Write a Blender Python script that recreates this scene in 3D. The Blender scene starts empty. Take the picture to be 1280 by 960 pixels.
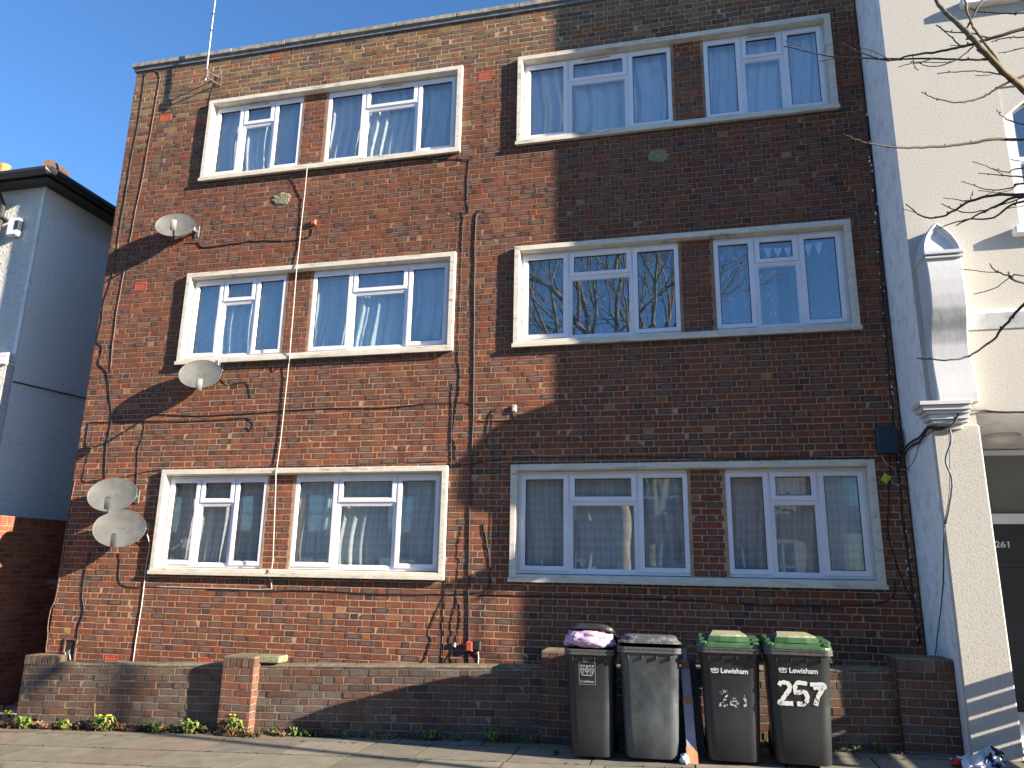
import bpy, math, random
import numpy as np
from mathutils import Vector, Matrix, Euler, noise as mnoise
random.seed(7)
sc = bpy.context.scene
COL = sc.collection
R = math.radians
# ------------------------------------------------------------------ camera
FPX, YAW, PITCH, ROLL = 934.207, -0.2356, 0.2415, 0.0171
CAM = Vector((6.9238, -8.7381, 1.635))
def cam_axes():
    cy, sy, cp, sp, cr, sr = math.cos(YAW), math.sin(YAW), math.cos(PITCH), math.sin(PITCH), math.cos(ROLL), math.sin(ROLL)
    f = Vector((sy*cp, cy*cp, sp)); r = Vector((cy, -sy, 0)); u = r.cross(f)
    return cr*r + sr*u, -sr*r + cr*u, f
AR, AU, AF = cam_axes()
def at(px, py, Y=0.0):
    """survey helper: the point of the vertical plane y = Y seen at a photo pixel"""
    d = AF + (px-640)/FPX*AR - (py-480)/FPX*AU
    return CAM + d*((Y-CAM.y)/d.y)
def atx(px, py, X):
    d = AF + (px-640)/FPX*AR - (py-480)/FPX*AU
    return CAM + d*((X-CAM.x)/d.x)
cd = bpy.data.cameras.new('camera'); cam = bpy.data.objects.new('camera', cd); COL.objects.link(cam)
cd.sensor_width = 36; cd.lens = FPX/1280*36; cd.clip_end = 3000; cd.clip_start = 0.05
m = Matrix((AR, AU, -AF)).transposed().to_4x4(); m.translation = CAM; cam.matrix_world = m
sc.camera = cam
# ------------------------------------------------------------------ sun and sky
SUN = Vector((4.15, -1, 1.47)).normalized()
EL = math.asin(SUN.z)
w = bpy.data.worlds.new('World'); sc.world = w; w.use_nodes = True
nt = w.node_tree; bg = nt.nodes['Background']
sky = nt.nodes.new('ShaderNodeTexSky'); sky.sky_type = 'NISHITA'; sky.sun_disc = False
sky.sun_elevation = EL; sky.sun_rotation = math.atan2(SUN.x, SUN.y)
sky.air_density = 1.15; sky.dust_density = 0.05; sky.ozone_density = 7.5
nt.links.new(sky.outputs[0], bg.inputs[0]); bg.inputs[1].default_value = 0.076
sd = bpy.data.lights.new('sun', 'SUN'); sd.energy = 5.0; sd.angle = R(0.5); sd.color = (1.0, 0.87, 0.70)
so = bpy.data.objects.new('sun', sd); COL.objects.link(so); so.rotation_euler = SUN.to_track_quat('Z', 'Y').to_euler(); so.location = (20, -10, 15)
sc.view_settings.view_transform = 'Standard'; sc.view_settings.look = 'None'; sc.view_settings.gamma = 1; sc.view_settings.use_curve_mapping = False
sc.view_settings.exposure = 1.75
try:
    sc.cycles.max_bounces = 8; sc.cycles.transparent_max_bounces = 12; sc.cycles.use_denoising = True
except Exception: pass
# ------------------------------------------------------------------ materials
def mat(name): 
    m = bpy.data.materials.new(name); m.use_nodes = True
    return m, m.node_tree, m.node_tree.nodes['Principled BSDF']
def N(nt, t, **kw):
    n = nt.nodes.new(t)
    for k, v in kw.items():
        if k in n.inputs.keys() if isinstance(k, str) else False: n.inputs[k].default_value = v
        else: setattr(n, k, v)
    return n
def ramp(nt, fac, stops):
    r = nt.nodes.new('ShaderNodeValToRGB'); nt.links.new(fac, r.inputs[0])
    e = r.color_ramp.elements
    while len(e) < len(stops): e.new(0.5)
    for i, (p, c) in enumerate(stops): e[i].position = p; e[i].color = c if len(c) == 4 else (*c, 1)
    return r.outputs[0]
def mixc(nt, fac, a, b, mode='MIX'):
    n = nt.nodes.new('ShaderNodeMix'); n.data_type = 'RGBA'; n.blend_type = mode
    for s, v in ((0, fac), (6, a), (7, b)):
        if hasattr(v, 'links'): nt.links.new(v, n.inputs[s])
        elif s == 0: n.inputs[0].default_value = v
        else: n.inputs[s].default_value = (*v, 1) if len(v) == 3 else v
    return n.outputs[2]
def noise(nt, scale, detail=4, rough=.55, vec=None, coord='Object', sx=(1, 1, 1)):
    n = nt.nodes.new('ShaderNodeTexNoise'); n.inputs['Scale'].default_value = scale; n.inputs['Detail'].default_value = detail; n.inputs['Roughness'].default_value = rough
    t = nt.nodes.new('ShaderNodeTexCoord'); mp = nt.nodes.new('ShaderNodeMapping'); mp.inputs['Scale'].default_value = sx
    nt.links.new(t.outputs[coord], mp.inputs[0]); nt.links.new(mp.outputs[0], n.inputs['Vector'])
    return n.outputs['Fac']
def bump(nt, b, h, strength=.3, dist=.005):
    n = nt.nodes.new('ShaderNodeBump'); n.inputs['Strength'].default_value = strength; n.inputs['Distance'].default_value = dist
    nt.links.new(h, n.inputs['Height']); nt.links.new(n.outputs[0], b.inputs['Normal'])
def simple(name, c1, c2=None, scale=20, rough=.6, bs=.2, bd=.002, spec=.5, detail=4, sx=(1, 1, 1), lo=.35, hi=.65, metal=0):
    m, nt, b = mat(name); c2 = c2 or tuple(x*.8 for x in c1)
    f = noise(nt, scale, detail, sx=sx)
    nt.links.new(ramp(nt, f, [(lo, c1), (hi, c2)]), b.inputs['Base Color'])
    b.inputs['Roughness'].default_value = rough; b.inputs['Specular IOR Level'].default_value = spec; b.inputs['Metallic'].default_value = metal
    if bs: bump(nt, b, f, bs, bd)
    return m
def attr_col(nt, name='col'):
    a = nt.nodes.new('ShaderNodeAttribute'); a.attribute_name = name; return a
def brick_mat():
    m, nt, b = mat('brick')
    a = attr_col(nt)
    uv = nt.nodes.new('ShaderNodeUVMap'); uv.uv_map = 'b'
    sp = nt.nodes.new('ShaderNodeSeparateXYZ'); nt.links.new(uv.outputs[0], sp.inputs[0])
    f1 = noise(nt, 60, 5, .7); f2 = noise(nt, 9, 3, .6); f3 = noise(nt, 220, 2, .7)
    # rustic centre of the sand faced stretchers: paler and greyer inside the edge band
    ax = nt.nodes.new('ShaderNodeMath'); ax.operation = 'ABSOLUTE'; nt.links.new(sp.outputs[0], ax.inputs[0])
    ay = nt.nodes.new('ShaderNodeMath'); ay.operation = 'ABSOLUTE'; nt.links.new(sp.outputs[1], ay.inputs[0])
    mx = nt.nodes.new('ShaderNodeMath'); mx.operation = 'MAXIMUM'; nt.links.new(ax.outputs[0], mx.inputs[0]); nt.links.new(ay.outputs[0], mx.inputs[1])
    cen = ramp(nt, mx.outputs[0], [(.45, (1, 1, 1)), (.85, (0, 0, 0))])
    mul = nt.nodes.new('ShaderNodeMath'); mul.operation = 'MULTIPLY'; nt.links.new(cen, mul.inputs[0]); nt.links.new(a.outputs['Alpha'], mul.inputs[1])
    c = mixc(nt, mul.outputs[0], a.outputs['Color'], (.215, .135, .108))
    v = ramp(nt, f1, [(.3, (.70, .68, .68)), (.7, (1.2, 1.2, 1.18))]); c = mixc(nt, 1.0, c, v, 'MULTIPLY')
    v = ramp(nt, f2, [(.3, (.84, .82, .82)), (.7, (1.14, 1.14, 1.12))]); c = mixc(nt, 1.0, c, v, 'MULTIPLY')
    # soot and lime bloom over metres
    f5 = noise(nt, .9, 5, .6); v = ramp(nt, f5, [(.35, (.86, .85, .86)), (.68, (1.1, 1.09, 1.05))]); c = mixc(nt, 1.0, c, v, 'MULTIPLY')
    f4 = noise(nt, 26, 6, .75); c = mixc(nt, ramp(nt, f4, [(.66, (0, 0, 0)), (.78, (.4, .4, .4))]), c, (.33, .22, .15))
    nt.links.new(c, b.inputs['Base Color']); b.inputs['Roughness'].default_value = .88; b.inputs['Specular IOR Level'].default_value = .25
    bump(nt, b, f1, .45, .004)
    return m
M = {}
M['brick'] = brick_mat()
def mortar_mat():
    m, nt, b = mat('mortar')
    f = noise(nt, 14, 6, .6); g = noise(nt, 1.1, 4, .6)
    t = nt.nodes.new('ShaderNodeTexCoord'); sp = nt.nodes.new('ShaderNodeSeparateXYZ'); nt.links.new(t.outputs['Object'], sp.inputs[0])
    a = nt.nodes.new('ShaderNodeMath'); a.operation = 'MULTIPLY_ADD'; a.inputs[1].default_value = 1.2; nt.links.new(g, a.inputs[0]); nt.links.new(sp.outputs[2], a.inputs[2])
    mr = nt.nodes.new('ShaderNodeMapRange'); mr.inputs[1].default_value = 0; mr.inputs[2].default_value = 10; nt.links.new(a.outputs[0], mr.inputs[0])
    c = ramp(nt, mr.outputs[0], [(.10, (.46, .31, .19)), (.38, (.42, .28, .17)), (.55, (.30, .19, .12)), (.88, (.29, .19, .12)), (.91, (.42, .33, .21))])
    c = mixc(nt, 1.0, c, ramp(nt, f, [(.3, (.62, .62, .64)), (.65, (1.1, 1.08, 1.05))]), 'MULTIPLY')
    nt.links.new(c, b.inputs['Base Color']); b.inputs['Roughness'].default_value = .95; b.inputs['Specular IOR Level'].default_value = .2; bump(nt, b, f, .5, .003); return m
M['mortar'] = mortar_mat()
M['mortar_old'] = simple('mortar_old', (.30, .26, .20), (.17, .155, .13), 10, .95, .5, .003, .2, 6)
M['patch'] = simple('cement_patch', (.28, .27, .17), (.16, .155, .10), 40, .95, .9, .008, .2, 5)
M['upvc'] = simple('white_upvc', (.79, .79, .83), (.72, .72, .77), 3, .35, .0)
M['gasket'] = simple('black_gasket', (.02, .02, .022), None, 5, .6, 0)
def surround_mat():
    m, nt, b = mat('painted_concrete_surround')
    f = noise(nt, 5, 6, .7, sx=(1, 1, 3)); f2 = noise(nt, 40, 5, .7)
    c = ramp(nt, f, [(.35, (.70, .665, .575)), (.6, (.60, .55, .45)), (.72, (.36, .32, .25))])
    c = mixc(nt, ramp(nt, f2, [(.62, (0, 0, 0)), (.72, (.7, .7, .7))]), c, (.25, .21, .16))
    f3 = noise(nt, 1.8, 8, .75, sx=(1, 1, 6)); c = mixc(nt, ramp(nt, f3, [(.56, (0, 0, 0)), (.66, (.8, .8, .8))]), c, (.20, .17, .13))
    nt.links.new(c, b.inputs['Base Color']); b.inputs['Roughness'].default_value = .7; bump(nt, b, f2, .4, .003); return m
M['surround'] = surround_mat()
def glass_mat():
    m = bpy.data.materials.new('window_glass'); m.use_nodes = True; nt = m.node_tree
    for n in list(nt.nodes): nt.nodes.remove(n)
    out = nt.nodes.new('ShaderNodeOutputMaterial'); mix = nt.nodes.new('ShaderNodeMixShader')
    tr = nt.nodes.new('ShaderNodeBsdfTransparent'); tr.inputs[0].default_value = (.86, .92, .93, 1)
    gl = nt.nodes.new('ShaderNodeBsdfGlossy'); gl.inputs['Roughness'].default_value = 0.0; gl.inputs['Color'].default_value = (.92, .96, 1, 1)
    fw = nt.nodes.new('ShaderNodeLayerWeight'); fw.inputs['Blend'].default_value = .5; fr = nt.nodes.new('ShaderNodeMath'); fr.operation = 'POWER'; fr.inputs[1].default_value = 4; nt.links.new(fw.outputs['Facing'], fr.inputs[0])
    mr = nt.nodes.new('ShaderNodeMapRange'); mr.inputs['From Min'].default_value = 0; mr.inputs['From Max'].default_value = 1; mr.inputs['To Min'].default_value = .25; mr.inputs['To Max'].default_value = .9
    nt.links.new(fr.outputs[0], mr.inputs[0]); nt.links.new(mr.outputs[0], mix.inputs[0])
    f = noise(nt, 1.7, 1, .3)
    bn = nt.nodes.new('ShaderNodeBump'); bn.inputs['Strength'].default_value = .35; bn.inputs['Distance'].default_value = .006
    nt.links.new(f, bn.inputs['Height']); nt.links.new(bn.outputs[0], gl.inputs['Normal'])
    nt.links.new(tr.outputs[0], mix.inputs[1]); nt.links.new(gl.outputs[0], mix.inputs[2]); nt.links.new(mix.outputs[0], out.inputs[0])
    return m
M['glass'] = glass_mat()
def net_mat(name, kind, base=(.85, .86, .9), open_=.35):
    """net curtain: woven cloth with holes; the denser motif threads differ by curtain"""
    m = bpy.data.materials.new(name); m.use_nodes = True; nt = m.node_tree
    for n in list(nt.nodes): nt.nodes.remove(n)
    out = nt.nodes.new('ShaderNodeOutputMaterial'); mix = nt.nodes.new('ShaderNodeMixShader'); tr = nt.nodes.new('ShaderNodeBsdfTransparent')
    d = nt.nodes.new('ShaderNodeBsdfDiffuse'); t = nt.nodes.new('ShaderNodeBsdfTranslucent'); m2 = nt.nodes.new('ShaderNodeMixShader'); m2.inputs[0].default_value = .25
    d.inputs[0].default_value = (*base, 1); t.inputs[0].default_value = (*base, 1)
    nt.links.new(d.outputs[0], m2.inputs[1]); nt.links.new(t.outputs[0], m2.inputs[2])
    uv = nt.nodes.new('ShaderNodeUVMap'); uv.uv_map = 'b'
    def vor(sx, sy, feat='F1'):
        mp = nt.nodes.new('ShaderNodeMapping'); mp.inputs['Scale'].default_value = (sx, sy, 1); nt.links.new(uv.outputs[0], mp.inputs[0])
        v = nt.nodes.new('ShaderNodeTexVoronoi'); v.feature = feat; v.inputs['Scale'].default_value = 1; nt.links.new(mp.outputs[0], v.inputs['Vector'])
        return v
    if kind == 'lace':
        v = vor(44, 44); v.inputs['Randomness'].default_value = .6
        a = ramp(nt, v.outputs['Distance'], [(.2, (1, 1, 1)), (.34, (.45, .45, .45)), (.46, (.95, .95, .95)), (.6, (.6, .6, .6))])
        v2 = vor(11, 9.5); v2.inputs['Randomness'].default_value = .12
        b_ = ramp(nt, v2.outputs['Distance'], [(.18, (1, 1, 1)), (.28, (.42, .42, .42)), (.34, (1, 1, 1)), (.47, (.5, .5, .5))])
        a = mixc(nt, .5, a, b_)
        a = ramp(nt, a, [(0, (.25, .25, .25)), (1, (1, 1, 1))])
    elif kind == 'leaf':
        v = vor(16, 12); v.inputs['Randomness'].default_value = .6
        a = ramp(nt, v.outputs['Distance'], [(.2, (1, 1, 1)), (.3, (open_, open_, open_))])
    else:
        f = nt.nodes.new('ShaderNodeTexNoise'); f.inputs['Scale'].default_value = 3; nt.links.new(uv.outputs[0], f.inputs['Vector'])
        a = ramp(nt, f.outputs['Fac'], [(.3, (open_,)*3), (.7, (open_+.3,)*3)])
    nt.links.new(a, mix.inputs[0]); nt.links.new(tr.outputs[0], mix.inputs[1]); nt.links.new(m2.outputs[0], mix.inputs[2]); nt.links.new(mix.outputs[0], out.inputs[0])
    return m
M['lace'] = net_mat('lace_net', 'lace', (.96, .97, .97))
M['leafnet'] = net_mat('leaf_net', 'leaf', (.84, .93, .96), .82)
M['sheer'] = net_mat('sheer_leaf_net', 'leaf', (.66, .78, .86), .30)
M['voile'] = net_mat('voile_net', 'plain', (.90, .91, .93), .88)
M['darkcloth'] = simple('spotted_dark_curtain', (.06, .065, .06), (.3, .3, .27), 30, .9, .1, lo=.6, hi=.66)
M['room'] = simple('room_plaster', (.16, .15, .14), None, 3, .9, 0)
M['end_brick'] = simple('buff_brick_on_edge', (.24, .15, .09), (.15, .12, .08), 9, .9, .4)
M['coping'] = simple('concrete_coping', (.36, .34, .27), (.17, .165, .14), 12, .9, .6, .005, .3, 6)
M['wall_top'] = simple('mossy_mortar_fillet', (.24, .20, .13), (.13, .11, .075), 12, .95, .6, .005, .2, 6)
M['leadgrey'] = simple('grey_roof_edge', (.20, .22, .26), (.12, .13, .15), 8, .5, .1)
def stucco(name, c1, c2, scale, bs, bd, dirt=.5):
    m, nt, b = mat(name)
    f = noise(nt, scale, 5, .65); g = noise(nt, .7, 5, .65, sx=(1, 1, .5)); h = noise(nt, 6, 6, .7)
    c = mixc(nt, ramp(nt, g, [(.4, (0, 0, 0)), (.75, (dirt,)*3)]), c1, c2)
    c = mixc(nt, ramp(nt, f, [(.33, (.6,)*3), (.5, (0, 0, 0))]), c, tuple(x*.58 for x in c1))
    c = mixc(nt, ramp(nt, h, [(.66, (0, 0, 0)), (.8, ((.08 if 'return' in name else .35),)*3)]), c, tuple(x*.55 for x in c1))
    nt.links.new(c, b.inputs['Base Color']); b.inputs['Roughness'].default_value = .9; b.inputs['Specular IOR Level'].default_value = .2
    bump(nt, b, f, bs, bd); return m
M['cream_render'] = stucco('cream_roughcast', (.52, .50, .45), (.46, .44, .39), 72, .45, .007)
M['white_paint'] = stucco('white_painted_render', (.76, .76, .76), (.62, .63, .63), 9, .25, .006)
M['return_paint'] = stucco('white_painted_return', (.86, .86, .87), (.78, .79, .81), 6, .2, .004)
M['white_rough'] = stucco('white_roughcast', (.66, .65, .62), (.50, .49, .46), 22, 1.0, .03)
M['side_rough'] = stucco('grey_white_side_render', (.86, .87, .84), (.76, .78, .76), 30, .5, .01)
def blotched():
    m, nt, b = mat('console_paint')
    f = noise(nt, 7, 6, .75, sx=(1, 1, .35)); t = nt.nodes.new('ShaderNodeTexCoord'); sp = nt.nodes.new('ShaderNodeSeparateXYZ'); nt.links.new(t.outputs['Object'], sp.inputs[0])
    z = nt.nodes.new('ShaderNodeMapRange'); z.inputs[1].default_value = 3.75; z.inputs[2].default_value = 4.2; nt.links.new(sp.outputs[2], z.inputs[0])
    band = ramp(nt, z.outputs[0], [(0, (0, 0, 0)), (.4, (.6,)*3), (.7, (.55,)*3), (1, (0, 0, 0))])  # blotchy darker grey band at mid height of the bracket
    mu = nt.nodes.new('ShaderNodeMath'); mu.operation = 'MULTIPLY'; nt.links.new(ramp(nt, f, [(.4, (0, 0, 0)), (.6, (1, 1, 1))]), mu.inputs[0]); nt.links.new(band, mu.inputs[1])
    c = mixc(nt, mu.outputs[0], (.56, .57, .58), (.30, .32, .33))
    nt.links.new(c, b.inputs['Base Color']); b.inputs['Roughness'].default_value = .55; bump(nt, b, f, .25, .01); return m
M['console'] = blotched()
M['tile'] = simple('brown_roof_tile', (.17, .095, .06), (.10, .06, .04), 30, .85, .6, .01)
M['black_plastic'] = simple('black_plastic', (.018, .018, .02), (.03, .03, .032), 20, .45, .1)
M['cable_black'] = simple('black_cable', (.02, .018, .018), None, 20, .5, 0)
M['cable_white'] = simple('white_cable', (.62, .56, .48), (.45, .42, .38), 20, .6, 0)
M['cable_shadow'] = simple('cable_shadow_grey', (.17, .19, .23), None, 20, .7, 0)  # shadow tone, used for the wavy strand on the pillar
M['cable_brown'] = simple('paint_flecked_brown_cable', (.22, .12, .09), (.08, .05, .04), 20, .6, 0)
M['steel'] = simple('galvanised_steel', (.42, .43, .45), (.3, .31, .33), 30, .4, .1, metal=.8)
M['dish'] = simple('weathered_dish_paint', (.135, .138, .132), (.095, .095, .088), 6, .5, .15, .002, hi=.7)
M['lnb'] = simple('grey_lnb_plastic', (.26, .26, .24), None, 9, .5, 0)
M['airbrick'] = simple('terracotta_airbrick', (.48, .085, .04), (.36, .06, .03), 20, .8, .3)
M['orange_box'] = simple('orange_plastic_box', (.55, .11, .05), None, 10, .5, 0)
M['navy_box'] = simple('dark_navy_box', (.012, .028, .045), (.02, .04, .06), 50, .5, .1)
def bin_mat(name, c1, c2, fade, hi=.75):
    m, nt, b = mat(name)
    f = noise(nt, 3.5, 6, .7, sx=(1, 1, .6)); g = noise(nt, 60, 5, .7); s = noise(nt, 9, 6, .8, sx=(6, 6, .8))
    c = ramp(nt, f, [(.35, c1), (hi, c2)])
    c = mixc(nt, ramp(nt, s, [(.64, (0, 0, 0)), (.72, (fade,)*3)]), c, (.25, .27, .28))
    c = mixc(nt, ramp(nt, g, [(.66, (0, 0, 0)), (.74, (.3,)*3)]), c, (.22, .2, .17))
    nt.links.new(c, b.inputs['Base Color']); b.inputs['Roughness'].default_value = .42
    bump(nt, b, g, .25, .001); return m
M['bin_grey'] = bin_mat('charcoal_bin_plastic', (.018, .022, .026), (.032, .037, .041), .12)
M['bin_worn'] = bin_mat('worn_faded_bin_plastic', (.030, .038, .046), (.105, .12, .13), .7, .72)
M['bin_rim'] = simple('bin_rim_plastic', (.05, .05, .052), (.1, .1, .1), 60, .5, .3, .001)
M['lid_green'] = simple('green_lid_plastic', (.032, .088, .034), (.06, .125, .052), 12, .45, .1)
M['lid_bleach'] = simple('bleached_lid_top', (.40, .36, .24), (.24, .26, .15), 25, .6, .2)
M['lid_grey'] = simple('scuffed_grey_lid', (.07, .072, .075), (.25, .25, .25), 25, .5, .2, lo=.5, hi=.75)
M['rubber'] = simple('rubber', (.02, .02, .02), None, 20, .8, .1)
def bag_mat():
    m, nt, b = mat('thin_lilac_bag'); f = noise(nt, 4, 2, .5)
    nt.links.new(ramp(nt, f, [(.35, (.44, .30, .52)), (.55, (.50, .37, .55)), (.72, (.58, .38, .32))]), b.inputs['Base Color'])
    b.inputs['Roughness'].default_value = .3; b.inputs['Subsurface Weight'].default_value = .25; b.inputs['Subsurface Radius'].default_value = (.03, .02, .03); b.inputs['Subsurface Scale'].default_value = .5
    bump(nt, b, noise(nt, 9, 2, .5), .5, .015); return m
M['bag'] = bag_mat()
def worn_paint(name, col, lo=.40, hi=.5, scale=45):
    m = bpy.data.materials.new(name); m.use_nodes = True; nt = m.node_tree; b = nt.nodes['Principled BSDF']
    b.inputs['Base Color'].default_value = (*col, 1); b.inputs['Roughness'].default_value = .6
    f = noise(nt, scale, 5, .7); nt.links.new(ramp(nt, f, [(lo, (0, 0, 0)), (hi, (1, 1, 1))]), b.inputs['Alpha']); return m
M['paint_white'] = worn_paint('flaking_white_paint', (.70, .71, .68), .38, .45, 20)
M['paint_worn'] = worn_paint('nearly_worn_off_paint', (.6, .62, .62), .5, .56)
M['paint_flake'] = worn_paint('white_flaky_smear', (.45, .44, .46), .47, .53, 14)
M['print_white'] = simple('white_print', (.72, .74, .74), None, 30, .6, 0)
M['print_grey'] = simple('grey_print', (.30, .31, .32), None, 30, .6, 0)
M['card'] = simple('brown_cardboard', (.45, .24, .12), (.34, .17, .08), 15, .85, .2)
M['foam'] = simple('grey_white_polythene', (.31, .31, .38), (.22, .22, .30), 18, .45, .3, .004, sx=(1, 1, .3))
M['board'] = simple('blue_grey_board', (.03, .05, .09), (.05, .08, .13), 5, .6, .1)
M['slab'] = None
def slab_mat():
    m, nt, b = mat('paving_slab'); a = attr_col(nt)
    f = noise(nt, 5, 6, .7); g = noise(nt, 90, 4, .7)
    c = mixc(nt, 1.0, a.outputs['Color'], ramp(nt, f, [(.3, (.72,)*3), (.7, (1.2,)*3)]), 'MULTIPLY')
    c = mixc(nt, 1.0, c, ramp(nt, g, [(.3, (.8,)*3), (.7, (1.15,)*3)]), 'MULTIPLY')
    nt.links.new(c, b.inputs['Base Color']); b.inputs['Roughness'].default_value = .9; bump(nt, b, g, .5, .003); return m
M['slab'] = slab_mat()
M['soil'] = simple('soil_and_moss', (.07, .065, .03), (.10, .085, .05), 30, .95, 1, .01)
M['asphalt'] = simple('asphalt', (.05, .05, .05), (.065, .065, .065), 60, .9, .5, .004)
M['gravel'] = simple('pale_rubble_ground', (.30, .26, .2), (.13, .12, .09), 26, .95, 1, .02, detail=6)
M['conc'] = simple('plain_concrete', (.30, .29, .26), (.22, .21, .19), 12, .9, .4, .004)
M['bark'] = simple('pale_smooth_bark', (.19, .145, .075), (.10, .075, .045), 14, .8, .5, .004)
M['twig'] = simple('dark_twig_bark', (.075, .052, .04), (.045, .032, .03), 14, .8, .2, .003)
M['plane_bark'] = simple('mottled_plane_bark', (.30, .28, .19), (.13, .12, .08), 3, .85, .5, .01)
M['leaf'] = simple('weed_leaf', (.09, .15, .025), (.16, .21, .04), 12, .6, .1)
M['drygrass'] = simple('dry_stalk', (.32, .22, .10), (.20, .12, .06), 12, .8, 0)
M['dead_leaf'] = simple('dead_leaf', (.22, .10, .055), (.13, .065, .04), 12, .8, 0)
M['moss'] = simple('moss', (.10, .11, .03), (.06, .07, .02), 40, .95, .6, .005)
M['yellow'] = simple('dandelion_yellow', (.75, .55, .03), None, 12, .7, 0)
M['timber'] = simple('fence_timber', (.28, .18, .10), (.2, .13, .07), 9, .8, .2, sx=(1, .2, 1))
M['door'] = simple('dark_grey_door', (.022, .023, .022), (.03, .03, .03), 4, .55, .05)
M['lit_lamp_off'] = simple('opal_lamp_glass', (.62, .60, .56), None, 4, .3, 0)
M['litter'] = simple('white_blue_litter_film', (.62, .65, .72), (.5, .52, .6), 18, .4, .3, .01)
M['blue_ink'] = simple('blue_ink', (.02, .04, .3), None, 18, .4, 0)
M['red'] = simple('red_plastic', (.5, .02, .02), None, 18, .4, 0)
M['terracotta'] = simple('orange_chimney_pot', (.55, .28, .10), (.4, .2, .08), 18, .8, .2)
M['slate'] = simple('slate', (.05, .05, .06), None, 8, .7, .1)
M['yellow_tag'] = simple('yellow_tag', (.6, .6, .05), None, 8, .6, 0)
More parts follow.
